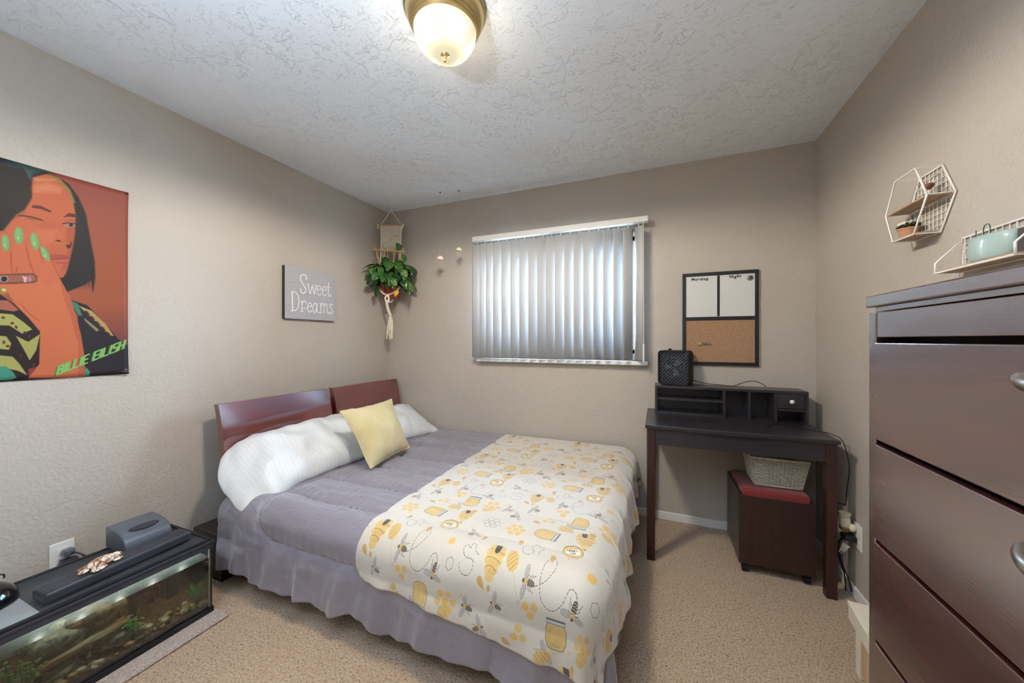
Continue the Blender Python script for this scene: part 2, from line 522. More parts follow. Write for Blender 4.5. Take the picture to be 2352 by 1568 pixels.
# ------------------------------------------------------------------ printed patterns (flat print, painted pixel by pixel)
class Ras:
    def __init__(self, w, h, col):
        self.w, self.h = w, h
        self.a = np.empty((h, w, 3), np.float32)
        self.a[:] = np.array(col[:3], np.float32) / 255
    def _blend(self, x0, y0, cov, col, al):
        h, w = cov.shape
        c = np.array(col[:3], np.float32) / 255
        r = self.a[y0:y0 + h, x0:x0 + w]
        k = (cov * al)[..., None]
        r += (c - r) * k
    def _bb(self, pts, pad):
        xs = [p[0] for p in pts]; ys = [p[1] for p in pts]
        x0 = max(0, int(min(xs) - pad)); x1 = min(self.w, int(max(xs) + pad) + 2)
        y0 = max(0, int(min(ys) - pad)); y1 = min(self.h, int(max(ys) + pad) + 2)
        return x0, x1, y0, y1
    def poly(self, pts, col, al=1.0):
        x0, x1, y0, y1 = self._bb(pts, 1)
        if x1 <= x0 or y1 <= y0: return
        cov = np.zeros((y1 - y0, x1 - x0), np.float32)
        for dx in (0.25, 0.75):
            for dy in (0.25, 0.75):
                X, Y = np.meshgrid(np.arange(x0, x1) + dx, np.arange(y0, y1) + dy)
                ins = np.zeros(X.shape, bool)
                n = len(pts)
                for i in range(n):
                    ax, ay = pts[i]; bx, by = pts[(i + 1) % n]
                    if ay == by: continue
                    c = (ay > Y) != (by > Y)
                    ins ^= c & (X < (bx - ax) * (Y - ay) / (by - ay) + ax)
                cov += ins * 0.25
        self._blend(x0, y0, cov, col, al)
    def line(self, pts, w, col, al=1.0):
        x0, x1, y0, y1 = self._bb(pts, w + 1)
        if x1 <= x0 or y1 <= y0: return
        X, Y = np.meshgrid(np.arange(x0, x1) + 0.5, np.arange(y0, y1) + 0.5)
        cov = np.zeros(X.shape, np.float32)
        for (ax, ay), (bx, by) in zip(pts[:-1], pts[1:]):
            dx, dy = bx - ax, by - ay
            L = dx * dx + dy * dy + 1e-9
            t = np.clip(((X - ax) * dx + (Y - ay) * dy) / L, 0, 1)
            d = np.hypot(X - ax - t * dx, Y - ay - t * dy)
            cov = np.maximum(cov, np.clip(w / 2 + 0.5 - d, 0, 1))
        self._blend(x0, y0, cov, col, al)
    def blur(self, n):
        for _ in range(n):
            a = self.a; b = a.copy()
            b[1:-1, 1:-1] = (a[:-2, 1:-1] + a[2:, 1:-1] + a[1:-1, :-2] + a[1:-1, 2:] + a[1:-1, 1:-1] * 2) / 6
            self.a = b
    def image(self, name):
        im = bpy.data.images.new(name, self.w, self.h)
        px = np.ones((self.h, self.w, 4), np.float32)
        px[..., :3] = np.clip(self.a, 0, 1)
        im.pixels.foreach_set(px.ravel())
        im.update()
        return im

def print_mat(name, ras, rough=0.6, sheen=0.0, coat=0.0, coatr=0.1, bump=0.0, bs=60, bdist=0.004, ext='EXTEND'):
    m = bpy.data.materials.new(name); m.use_nodes = True
    t = NT(m); b = t.n['Principled BSDF']
    tc = t.new('ShaderNodeTexCoord'); im = t.new('ShaderNodeTexImage')
    im.image = ras.image(name); im.extension = ext
    t.link(tc.outputs['UV'], im.inputs[0]); t.link(im.outputs[0], b.inputs['Base Color'])
    b.inputs['Roughness'].default_value = rough; b.inputs['Sheen Weight'].default_value = sheen
    b.inputs['Coat Weight'].default_value = coat; b.inputs['Coat Roughness'].default_value = coatr
    if bump:
        t.link(t.bump(t.noise(t.coord(), bs, 3), bump, bdist), b.inputs['Normal'])
    return m

def blanket_print():
    W, H = 1220, 1720
    r = Ras(W, H, (206, 200, 188))
    Y1, Y2, BR, DK, GY = (208, 176, 104), (188, 148, 80), (110, 84, 66), (42, 40, 44), (120, 116, 116)
    def T(cx, cy, rot, s):
        c, q = math.cos(rot) * s, math.sin(rot) * s
        return lambda x, y: (cx + c * x - q * y, cy + q * x + c * y)
    def ell(f, x, y, a, b, n=18): return [f(x + a * math.cos(2 * PI * k / n), y + b * math.sin(2 * PI * k / n)) for k in range(n)]
    def bee(cx, cy, rot, s=1.0):
        f = T(cx, cy, rot, s)
        for sg in (-1, 1):
            w = [f(4 + 3 * t - 4 * math.sin(PI * t), sg * (5 + 33 * t)) for t in np.linspace(0, 1, 7)] + [f(10 + 3 * t + 5 * math.sin(PI * t), sg * (5 + 33 * t)) for t in np.linspace(1, 0, 7)]
            r.poly(w, (176, 172, 170), 0.8); r.line(w + w[:1], 0.9, (104, 98, 98))
            for k in range(3): r.line([f(6 + k * 2, sg * 8), f(5 + k * 3, sg * 32)], 0.6, (120, 114, 112))
            for k in range(3):
                r.line([f(2 - 6 * k, sg * 4), f(2 - 9 * k, sg * (12 + k)), f(-2 - 12 * k, sg * (16 + k))], 1.0, DK)
        r.poly(ell(f, 6, 0, 8, 7), (206, 168, 92)); r.poly(ell(f, 14, 0, 4.5, 5), (90, 80, 70))
        r.poly(ell(f, -12, 0, 14, 8), (150, 130, 96))
        for k in range(4): r.line([f(-4 - 6 * k, -7 + k), f(-6 - 6 * k, 0), f(-4 - 6 * k, 7 - k)], 2.6, DK)
    def dashed(pts, w=1.5, col=(70, 66, 68), on=6, off=4):
        pts = [Vector((*p, 0)) for p in pts]
        sp = spline(pts, 10)
        acc = 0
        for a, b in zip(sp[:-1], sp[1:]):
            acc += (b - a).length
            if acc % (on + off) < on: r.line([(a.x, a.y), (b.x, b.y)], w, col)
    def trail(cx, cy, rot):
        f = T(cx, cy, rot, 1)
        dashed([f(*p) for p in [(0, 0), (20, 3), (50, 20), (72, 55), (58, 80), (34, 62), (28, 20), (40, -22), (74, -38), (108, -20), (128, 12), (146, 10), (156, -12)]])
    def squig(cx, cy, rot):
        f = T(cx, cy, rot, 1)
        dashed([f(*p) for p in [(-30, 20), (-42, 0), (-36, -26), (-16, -34), (0, -20), (-8, 10), (2, 34), (18, 30), (16, 12), (30, 18), (34, 2), (22, -10), (20, -30)]])
    def hive(cx, cy, rot=0, s=1.0):
        f = T(cx, cy, rot, s)
        for (y, a, b) in [(30, 30, 16), (14, 36, 16), (-6, 34, 16), (-26, 26, 15), (-42, 17, 12)]:
            r.poly(ell(f, 0, y, a, b), Y1)
        for (y, a, al) in [(16, 30, .5), (-10, 26, .5), (-30, 18, .5)]:
            r.poly(ell(f, 6, y, a, 8), Y2, 0.4)
        for y, a in ((22, 26), (-2, 26), (-22, 20)):
            if y == 22: r.line([f(-30, 22), f(-16, 25)], 1.4, BR); r.line([f(14, 18), f(28, 14)], 1.4, BR)
            else: r.line([f(-a, y), f(-a * .3, y + 3), f(a * .4, y), f(a, y - 7)], 1.4, BR)
        r.poly([f(-10, 44), f(11, 42), f(11, 24), f(7, 16), f(0, 13), f(-7, 17), f(-10, 26)], DK)
        r.poly(ell(f, 2, -68, 6, 8), Y2)
    def dipper(cx, cy, rot=0):
        f = T(cx, cy, rot, 1)
        r.line([f(0, -20), f(0, -92)], 2.4, (206, 184, 156)); r.poly(ell(f, 0, -94, 5, 6), (206, 178, 150))
        r.poly(ell(f, 0, 4, 22, 31), Y1)
        for k in (-18, -6, 6, 18): r.line([f(-19 + abs(k) * .3, k - 2), f(0, k + 3), f(19 - abs(k) * .3, k + 8)], 1.5, (136, 100, 60))
    def jar(cx, cy, rot=0):
        f = T(cx, cy, rot, 1)
        b = [f(-26, -38), f(-33, -20), f(-33, 14), f(-26, 34), f(-12, 41), f(12, 41), f(26, 34), f(33, 14), f(33, -20), f(26, -38)]
        r.poly(b, Y1); r.poly([f(6, -30), f(26, -24), f(28, 14), f(14, 34), f(18, 0)], Y2, 0.5)
        r.line([f(-14, 26), f(0, 30), f(12, 24)], 1.4, (160, 100, 70))
        r.line(b + b[:1], 1.7, (70, 60, 50))
        l = [f(-30, -38), f(30, -38), f(30, -54), f(-30, -54)]
        r.poly(l, (190, 196, 198)); r.line(l + l[:1], 1.5, (70, 70, 74)); r.line([f(-28, -50), f(28, -50)], 4, (60, 62, 70))
    def tiny(f, s, x, y, h):
        G = {'H': [[(0, 0), (0, 1)], [(1, 0), (1, 1)], [(0, .5), (1, .5)]], 'O': [[(0, 0), (1, 0), (1, 1), (0, 1), (0, 0)]], 'N': [[(0, 0), (0, 1), (1, 0), (1, 1)]],
             'E': [[(1, 0), (0, 0), (0, 1), (1, 1)], [(0, .5), (.8, .5)]], 'Y': [[(0, 1), (.5, .5), (1, 1)], [(.5, .5), (.5, 0)]], 'J': [[(0, .2), (.4, 0), (.8, .2), (.8, 1)]],
             'A': [[(0, 0), (.5, 1), (1, 0)], [(.25, .4), (.75, .4)]], 'R': [[(0, 0), (0, 1), (.9, .9), (.9, .55), (0, .5), (1, 0)]]}
        for i, ch in enumerate(s):
            for st in G[ch]: r.line([f(x + (i * 1.35 + p[0]) * h * .7, y + p[1] * h) for p in st], 1.5, DK)
    def jar2(cx, cy, rot=0):
        f = T(cx, cy, rot, 1)
        r.poly([f(-22, -42), f(24, -46), f(34, -10), f(10, -30)], (208, 186, 158), 0.9)
        b = ell(f, 0, 0, 36, 34, 22)
        r.poly(b, Y1); r.line(b + b[:1], 1.7, (80, 66, 50)); r.line(b[2:10], 3, (60, 54, 50))
        r.poly([f(-26, -4), f(-20, 14), f(22, 16), f(27, -4), f(10, -14), f(-10, -14)], (236, 232, 220))
        tiny(f, 'HONEY', -19, 4, 8); tiny(f, 'JAR', -11, -8, 8)
        r.line([f(-6, -34), f(-10, -48)], 6, Y1)
    def hexa(f, x, y, a): return [f(x + a * math.cos(PI / 6 + PI / 3 * k), y + a * math.sin(PI / 6 + PI / 3 * k)) for k in range(6)]
    def comb(cx, cy, cells, fill=True, a=15):
        f = T(cx, cy, 0.1, 1)
        for (i, j) in cells:
            x = (i + j * .5) * a * 2.02; y = j * a * 1.76
            h = hexa(f, x, y, a * (0.92 if fill else 1.15))
            if fill: r.poly(h, Y1 if (i + j) % 2 else (218, 172, 88))
            else: r.line(h + h[:1], 1.6, (112, 110, 112))
    def drop(cx, cy, rot=0):
        f = T(cx, cy, rot, 1)
        r.poly([f(0, -22), f(9, -2), f(10, 8), f(4, 16), f(-4, 16), f(-10, 8), f(-9, -2)], Y2)
    C7 = [(0, 0), (1, 0), (-1, 0), (0, 1), (-1, 1), (0, -1), (1, -1)]
    for ty in range(-1, 5):
        for tx in range(-1, 4):
            ox, oy = 30 + tx * 515, -20 + ty * 470 + (0 if tx % 2 == 0 else 0)
            q = 0 if (tx + ty) % 2 == 0 else 1
            hive(ox + 50, oy + 300)
            bee(ox + 78, oy + 190, 2.8); dipper(ox + 118, oy + 305, 0.5)
            squig(ox + 172, oy + 372, 0.2); drop(ox + 110, oy + 398, 0.2)
            bee(ox + 186, oy + 268, PI - .1); trail(ox + 200, oy + 262, 0)
            bee(ox + 345, oy + 232, PI / 2 + 2.9)
            comb(ox + 205, oy + 190, [(0, 0), (-1, 1), (0, 1)])
            jar(ox + 290, oy + 150, PI * 1.0 if q else 0.0)
            a = ox + 405; hx = hexa(lambda x, y: (a + x, oy + 262 + y), 0, 0, 16); r.line(hx + hx[:1], 1.6, GY)
            comb(ox + 398, oy + 150, C7)
            jar2(ox + 305, oy + 408, 0.1)
            bee(ox + 432, oy + 385, 0.9); drop(ox + 486, oy + 372); drop(ox + 250, oy + 345, .1)
            bee(ox + 480, oy + 150, 2.9)
            comb(ox + 378, oy + 318, [(0, 0)])
            jar(ox + 180, oy + 480, 1.45); hive(ox + 330, oy + 500, 0.15, 0.95)
            comb(ox + 60, oy + 470, C7, True, 14)
            comb(ox + 440, oy + 480, [(0, 0), (1, 0), (2, 0), (0, 1), (1, 1), (1, -1), (2, -1)], False, 12)
            bee(ox + 250, oy + 560, 0.4)
            drop(ox + 20, oy + 240, .8); squig(ox + 470, oy + 290, 1.2); bee(ox + 20, oy + 100, .5); dipper(ox + 250, oy + 80, 2.0); comb(ox + 150, oy + 110, [(0, 0), (1, 0), (0, 1)]); drop(ox + 350, oy + 70)
            dipper(ox + 400, oy + 590, 2.4); drop(ox + 120, oy + 556, 1.2)
    r.a[:8] *= 0.97; r.a[-8:] *= 0.97
    return r

FLIP = lambda im: im
def plane_ras(w, h, col, ax, val, p00, p11, res):
    """raster for a wall picture in the plane ax=val; p00/p11 = lower/upper corners (y or x, z); returns raster and pixel->raster map for photo pixels"""
    r = Ras(int((p11[0] - p00[0]) * res), int((p11[1] - p00[1]) * res), col)
    j = 1 if ax == 'x' else 0
    def f(u, v):
        p = P(u, v, ax, val)
        return ((p[j] - p00[0]) * res, (p[2] - p00[1]) * res)
    return r, f

# ------------------------------------------------------------------ the room
def struct(name, mb, m, **k): return mb.build(name, m, kind='structure', **k)
struct('floor', box(XL - .1, XR + .1, YF - 1.8, YB + .1, -0.06, 0), M['carpet'])
struct('ceiling', box(XL - .1, XR + .1, YF - 1.8, YB + .14, HC, HC + 0.06), M['ceiling'])
struct('wall_left', box(XL - .1, XL, YF - 1.8, YB + .14, 0, HC), M['wall'])
struct('wall_right', box(XR, XR + .1, YF - 1.8, YB + .14, 0, HC), M['wall'])
WX0, WX1, WZ0, WZ1 = -1.365, -0.095, 1.09, 2.045
b = MB()
b.box(XL, WX0, YB, YB + .14, 0, HC).box(WX1, XR, YB, YB + .14, 0, HC).box(WX0, WX1, YB, YB + .14, 0, WZ0).box(WX0, WX1, YB, YB + .14, WZ1, HC)
struct('wall_back', b, M['wall'])
b = MB()
b.box(XL, -1.75, YF - .12, YF, 0, HC).box(-0.85, XR, YF - .12, YF, 0, HC).box(-1.75, -0.85, YF - .12, YF, 2.05, HC)
struct('wall_front', b, M['wall'])  # doorway opening added to let the hall fill light in
struct('wall_hall_added', box(XL, XR, YF - 1.8, YF - 1.7, 0, HC), M['wall'])  # unseen wall added to keep sky light out of the doorway
b = MB()
b.box(-1.82, -1.75, YF, YF + .015, 0, 2.12).box(-.85, -.78, YF, YF + .015, 0, 2.12).box(-1.82, -.78, YF, YF + .015, 2.05, 2.12)
struct('trim_1', b, M['trim'])
struct('baseboard_back', box(XL, XR, YB - .012, YB, 0, 0.055), M['trim'], bevel=.004)
struct('baseboard_right', box(XR - .012, XR, YF, YB - .012, 0, 0.055), M['trim'], bevel=.004)
struct('baseboard_left', box(XL, XL + .012, YF, YB - .012, 0, 0.055), M['trim'], bevel=.004)
# window: vinyl frame, sliding sashes, panes, sill
win = bpy.data.objects.new('window_1', None); scn.collection.objects.link(win); win.location = (-0.73, YB + .1, WZ0); ORI[win] = Vector(win.location)
win['kind'] = 'structure'
b = MB()
y0, y1 = YB + .07, YB + .13
b.box(WX0, WX1, y0, y1, WZ0, WZ0 + .045).box(WX0, WX1, y0, y1, WZ1 - .045, WZ1).box(WX0, WX0 + .045, y0, y1, WZ0, WZ1).box(WX1 - .045, WX1, y0, y1, WZ0, WZ1)
b.box(-0.76, -0.70, y0 + .005, y1 - .01, WZ0, WZ1)
b.build('window_frame', M['vinyl'], win, bevel=.004)
for (a, c) in ((WX0 + .045, -0.76), (-0.70, WX1 - .045)):
    q = MB()
    yy = y0 + .015
    q.box(a, c, yy, yy + .025, WZ0 + .045, WZ0 + .08).box(a, c, yy, yy + .025, WZ1 - .08, WZ1 - .045).box(a, a + .03, yy, yy + .025, WZ0 + .045, WZ1 - .045).box(c - .03, c, yy, yy + .025, WZ0 + .045, WZ1 - .045)
    sash = q.build('window_sash', M['vinyl'], win, bevel=.003)
    box(a + .03, c - .03, yy + .010, yy + .014, WZ0 + .08, WZ1 - .08).build('window_pane', M['glass'], sash)
struct('trim_2', box(-1.385, -0.058, YB - .055, YB + .07, 1.062, 1.09), M['trim'], bevel=.004)   # window sill board

# the yard beyond the window
struct('ground', box(-14, 12, YB + .3, 20, -0.45, -0.35), mat('yard_ground', srgb(196, 196, 190), .9, col2=srgb(176, 172, 162), cs=3))
fence = thing('yard_fence', (-2, 7.5, -.35), 'pale wooden board fence across the yard behind the window blinds', 'fence')
fm = wood('weathered_board', srgb(170, 150, 140), srgb(200, 184, 172), 'z', 6, 8, .8)
proto = box(-2.07, -1.93, 7.489, 7.511, -.35, 1.55).build('board', fm, fence)
proto.location = (-3.2, 0, 0)
for k in range(1, 40): piece(proto, fence, (-3.2 + k * .152, 0, random.uniform(-.015, .015)))
box(-5.4, 1.0, 7.52, 7.56, 1.1, 1.19).build('rail', fm, fence)
for k in range(5):
    bx = -5.0 + k * 1.35
    bu = thing('garden_bush', (bx, 9 + .3 * (k % 2), -.35), 'leafy green bush beyond the yard fence, seen in slivers between the blinds', 'bush', 'bushes behind the yard fence')
    mb = MB()
    for j in range(9):
        mb.blob((bx + random.uniform(-.5, .5), 9 + random.uniform(-.3, .3), random.uniform(.2, 2.3)), (.5, .5, .45), seed=j + k * 11, amp=.5, sub=3, freq=4)
    mb.build('foliage', mat('bush_leaves', srgb(88, 112, 70), .8, col2=srgb(150, 168, 120), cs=9), bu)
    tube([(bx, 9, -.35), (bx, 9, .6)], .06, 8).build('trunk', M['driftwood'], bu)

# ------------------------------------------------------------------ vertical blinds
bl = thing('vertical_blinds', (-.73, 2.6, 1.09), 'white vertical vane blinds hanging over the window', 'blinds')
b = MB().box(-1.402, -0.055, 2.575, 2.625, 2.043, 2.082)
b.build('headrail', M['white'], bl, bevel=.004)
for x in (-1.29, -.74, -.12):
    box(x - .02, x + .02, 2.60, 2.68, 2.080, 2.088).build('bracket', M['nickel'], bl, bevel=.001)
def vane_curve(a, z, w=.0885, sag=.009):
    x = (a - .5) * w
    return (x, -sag * (1 - (2 * a - 1) ** 2), z)
vx = [1060 + c / 4.126 for c in (150, 220, 281, 350, 430, 514, 598, 685, 770, 854, 940, 1027, 1117, 1209, 1298, 1390, 1485, 1577, 1678)]
ZB, ZT = 1.100, 2.018
vb = MB().grid(lambda a, c: Vector(vane_curve(a, 0)) + Vector((0, 0, (ZB - ZT) * (1 - c))), 8, 1)
for k, u in enumerate(vx):
    p = P(u, 700, 'y', 2.598)
    ang = -34 + random.uniform(-6, 6)
    if k == 0: ang = -14
    if k == 18: ang = 52
    if k in (1, 2): ang = -44
    if 14 <= k <= 17: ang = -43 - (k - 14)
    # piece built at the rail then turned about its stem
    if k == 0:
        v0 = vb.build('vane', M['vane'], None, loc=(0, 0, 0), smooth=True, solid=.0009)
        v0.parent = bl; ORI[v0] = ORI[bl]; vv = v0
    else:
        vv = piece(v0, bl)
    vv.location = Vector((p.x, 2.600, ZT)) - ORI[bl]
    vv.rotation_euler = (0, 0, R(-ang))
    tube([(p.x, 2.6, ZT - .01), (p.x, 2.6, 2.046)], .0035, 6).build('vane_clip', M['white'], bl)
tube([(-.085, 2.565, 2.04), (-.084, 2.56, 1.75), (-.083, 2.565, 1.20)], .0028, 6).build('wand', M['cream_plastic'], bl)
tube([(-.083, 2.565, 1.21), (-.083, 2.565, 1.09)], .0055, 8).build('wand_handle', M['white'], bl)

# ------------------------------------------------------------------ ceiling lamp
cl = thing('ceiling_lamp', (LX, LY, HC), 'round flush ceiling lamp with antique brass rim and ribbed frosted glass dome, lit', 'lamp')
MB().lathe([(0.02, HC - .002), (.146, HC - .002), (.147, HC - .016), (.140, HC - .022), (.139, HC - .034), (.129, HC - .056), (.121, HC - .062), (.123, HC - .068), (.117, HC - .074), (.119, HC - .080),
            (.112, HC - .086), (.106, HC - .086), (.106, HC - .05), (.02, HC - .05)], 64, (LX, LY, 0)).build('rim', M['brass'], cl, angle=35)
def dome_mat():
    m = bpy.data.materials.new('lit_ribbed_glass'); m.use_nodes = True
    t = NT(m); b = t.n['Principled BSDF']
    b.inputs['Base Color'].default_value = srgb(206, 198, 160)
    b.inputs['Roughness'].default_value = 0.3
    b.inputs['Emission Color'].default_value = (1.0, 0.90, 0.66, 1)
    b.inputs['Emission Strength'].default_value = 0.40
    return m
def domef(a, c):
    an = a * 2 * PI; t = c
    r0 = .112 * math.cos(t * PI / 2) ** .72 if t < 1 else .004
    z = HC - .082 - .088 * math.sin(t * PI / 2) ** 1.15
    rib = .0016 * math.sin(an * 72) * min(1, max(0, (c - .08) * 8)) * min(1, max(0, (.72 - c) * 6))
    r1 = max(.004, r0 + rib)
    return (LX + r1 * math.cos(an), LY + r1 * math.sin(an), z)
MB().grid(domef, 432, 26).build('glass_dome', dome_mat(), cl, smooth=True, merge=True)
MB().lathe([(.0, HC - .163), (.017, HC - .165), (.016, HC - .171), (.008, HC - .176), (.0055, HC - .180), (.008, HC - .185), (.0075, HC - .191), (.003, HC - .197), (0, HC - .198)], 24, (LX, LY, 0)).build('finial', M['brass'], cl, smooth=True)

# ------------------------------------------------------------------ bed
TOPZ, FX, SY, RR = 0.465, -0.245, 1.20, 0.08
bed = thing('bed_frame', (-1.2, 1.9, 0), 'dark mahogany platform bed with a two-panel tilted glossy headboard', 'bed')
for (ya, yb) in ((1.190, 1.885), (1.925, 2.615)):
    ps = []; fs = []
    def hb(a, c, back, ya=ya, yb=yb):
        y = ya + (yb - ya) * a
        z = .592 + (.886 - .592) * c
        x = -2.150 - .055 * c - .014 * math.cos((a - .5) * PI) + .010 * math.cos((c - .5) * PI)
        if back: x -= .040 - .008 * math.cos((a - .5) * PI)
        return (x, y, z)
    q = MB()
    n, mr = 16, 6
    for back in (False, True):
        q.grid(lambda a, c: hb(a, c, back), n, mr)
    N = (n + 1) * (mr + 1)
    idx = lambda i, j, k: k * N + j * (n + 1) + i
    for i in range(n):
        q.f.append([idx(i, 0, 0), idx(i, 0, 1), idx(i + 1, 0, 1), idx(i + 1, 0, 0)]); q.f.append([idx(i, mr, 0), idx(i + 1, mr, 0), idx(i + 1, mr, 1), idx(i, mr, 1)])
    for j in range(mr):
        q.f.append([idx(0, j, 0), idx(0, j + 1, 0), idx(0, j + 1, 1), idx(0, j, 1)]); q.f.append([idx(n, j, 0), idx(n, j, 1), idx(n, j + 1, 1), idx(n, j + 1, 0)])
    q.build('headboard_panel', M['bedwood'], bed, angle=40, merge=True)
for y in (1.30, 1.78, 2.05, 2.50):
    box(-2.285, -2.225, y - .03, y + .03, 0.0, .86).build('headboard_post', M['bedwood_dark'], bed, bevel=.003)
MB().box(-2.27, -2.05, 1.105, 2.66, .21, .252).box(-2.05, -.35, 1.175, 2.66, .21, .252).build('platform', M['bedwood_dark'], bed, bevel=.008)
MB().box(-2.2, -2.06, 1.125, 2.60, 0.0, .21).box(-2.06, -.45, 1.24, 2.60, 0.0, .21).build('plinth', M['black'], bed, bevel=.003)
mt = MB().box(-2.14, -.225, 1.19, 2.655, .252, TOPZ - .035)
mt.build('mattress', M['sheet'], None, loc=(-1.15, 1.9, .252), bevel=.05, seg=4, label='mattress in a white fitted sheet under the grey comforter', cat='mattress')

SEAMS = [1.265, 1.485, 1.715, 1.945, 2.175, 2.41]
BX0, BY0, BX1, BR = -1.765, SY - .185, FX + .19, .13
def sdf(x, y):
    """distance to the comforter's border seam, positive inside"""
    cx, cy = (BX0 + BX1) / 2, BY0 + 1.6
    hx, hy = (BX1 - BX0) / 2 - BR, 1.6 - BR
    dx, dy = abs(x - cx) - hx, abs(y - cy) - hy
    return -(math.hypot(max(dx, 0), max(dy, 0)) + min(max(dx, dy), 0) - BR)
def puff(x, y):
    s = sdf(x, y)
    d = abs(s)
    if s > 0 and y > SY:
        d = min(d, min(abs(y - q) for q in SEAMS))
    h = 1 - math.exp(-(d / .022))
    wr = math.exp(-d / .05)
    g = .0042 * wr * math.sin(x * 120 + 7 * noise.noise(Vector((x * 6, y * 4, 0)))) * (.4 + noise.noise(Vector((x * 9, y * 3, 8))))
    n = .008 * noise.noise(Vector((x * 3.2, y * 9, 3))) + .0036 * noise.noise(Vector((x * 9 + y * 5, y * 30, 1)))
    n += .0045 * max(0, noise.noise(Vector((x * 5 - y * 4, y * 34 + x * 6, 4)))) * (1 if y > SY else .3)
    return .023 * h + g + n
def sstep(t):
    t = min(1, max(0, t)); return t * t * (3 - 2 * t)
def drape(cx, cy, off=0.0, A=0.010, blanket=False):
    ex, ey = max(0.0, cx - FX), max(0.0, SY - cy)
    pf = puff(cx, cy)
    if blanket: pf = .012 + .35 * pf
    if ex == 0 and ey == 0:
        return Vector((cx, cy, TOPZ - .018 + pf + off))
    h = math.hypot(ex, ey)
    d = h if blanket else (ex ** 3 + ey ** 3) ** (1 / 3)
    ux, uy = ex / h, -ey / h
    phi = math.atan2(ex, ey)
    bx, by = min(cx, FX), max(cy, SY)
    q = bx + phi / (PI / 2) * .22 + (by - SY)
    Rb = RR
    a = d / Rb
    if a < PI / 2:
        out = Rb * math.sin(a); z = TOPZ - .018 - Rb + Rb * math.cos(a)
        n = Vector((ux * math.sin(a), uy * math.sin(a), math.cos(a))); L = 0
    else:
        L = d - Rb * PI / 2
        out = Rb + L * .05; z = TOPZ - .018 - Rb - L; n = Vector((ux, uy, .05))
    k = sstep((d - (.10 if phi < .6 else .02)) / .32)
    w = A * k * (math.sin(q * 30 + L * 6 + 2.2 * noise.noise(Vector((q * 3, L * 3, 5)))) + .5 * math.sin(q * 57 + 1 + L * 9)) + .016 * k * noise.noise(Vector((q * 6, L * 5, 2))) + .008 * k * noise.noise(Vector((q * 26 + L * 8, L * 3.5, 12)))
    e2 = off
    if blanket:
        amp = .008 + .026 * sstep(phi / (PI / 4)) 
        sw = 0.5 + 0.5 * math.sin(q * 23 - .6 + 3.2 * noise.noise(Vector((q * 2.2, 0, 9))) + .8 * d)
        e2 += amp * sstep((d - .05) / .22) * (sw ** 1.5)
        z -= 0
    p = Vector((bx + ux * out, by + uy * out, z)) + n * (pf * (1 - .45 * k) + w + e2)
    if p.z < .025: p.z = .025 + .006 * noise.noise(Vector((cx * 9, cy * 9, 0)))
    return p
# comforter
CX0, CX1, CY0, CY1 = -2.02, FX + .41, SY - .40, 2.652
def com(a, c):
    cx = CX0 + (CX1 - CX0) * a; cy = CY0 + (CY1 - CY0) * c
    hem = .016 * noise.noise(Vector((cx * 4, 7, 0))) + .010 * math.sin(cx * 24)
    if cy < SY: cy -= hem * (SY - cy) / .4
    if cy < SY + .02: cx -= .035 * max(0, (SY - cy)) / .4 * (1 if a < .5 else 0)
    return drape(cx, cy)
comforter = MB().grid(com, 300, 240).build('comforter', M['comforter'], None, loc=(-1.1, 1.9, TOPZ), smooth=True, solid=.014,
    label='grey quilted comforter spread over the bed', cat='comforter')
# stitched seams of the comforter
def seam_line(pts, nm='seam'):
    q = [drape(x, y) + Vector((0, 0, .0012)) for x, y in pts]
    MB().tube(q, .0018, 5).build(nm, M['seam'], comforter)
for y in SEAMS[:]:
    seam_line([(BX0 + .01 + (BX1 - .02 - BX0) * k / 90, y) for k in range(0, 60)])
pts = [(BX0, 2.6 - 1.45 * k / 60) for k in range(61)]
pts += [(BX0 + BR - BR * math.cos(t), BY0 + BR - BR * math.sin(t)) for t in np.linspace(0, PI / 2, 12)]
pts += [(BX0 + BR + (BX1 - BX0 - 2 * BR) * k / 80, BY0) for k in range(1, 81)]
seam_line([(x, y) for x, y in pts if y > BY0 - .001])
# printed blanket
bp = blanket_print()
BW, BH = 1.22, 1.72
bm_ = print_mat('bee_print_plush', bp, .6, sheen=.8, bump=.2, bs=90, bdist=.004)
KX0, KX1, KY1 = -1.125, FX + .27, 2.648
def blk(a, c):
    # rounded-corner sheet
    ra, rc = a, c
    cx = KX0 + (KX1 - KX0) * ra
    lo = SY - .215 - .085 * sstep((cx + 1.1) / 1.0)
    cy = lo + (KY1 - lo) * rc
    r0 = .06
    for (qx, sx) in ((KX0, 1), (KX1, -1)):
        dx = (cx - qx) * sx; dy = cy - lo
        if dx < r0 and dy < r0:
            vx_, vy_ = r0 - dx, r0 - dy
            m_ = max(vx_, vy_); h_ = math.hypot(vx_, vy_)
            if h_ > 1e-6:
                k_ = m_ / h_
                cx = qx + sx * (r0 - vx_ * k_); cy = lo + r0 - vy_ * k_
    cx += .012 * noise.noise(Vector((cy * 3, 1, 1))) * (1 - a)
    return cx, cy
def blk_pos(a, c):
    cx, cy = blk(a, c)
    return drape(cx, cy, .011, blanket=True)
def blk_uv(a, c):
    cx, cy = blk(a, c)
    return ((cx - (-1.13)) / BW, (cy - .88) / BH * (1.72 / 1.72) + .0)
MB().grid(blk_pos, 220, 280, blk_uv).build('throw_blanket', bm_, None, loc=(-.6, 1.7, TOPZ), smooth=True, solid=.006,
    label='cream plush throw printed with honey jars, hives and bees over the bed foot', cat='blanket')
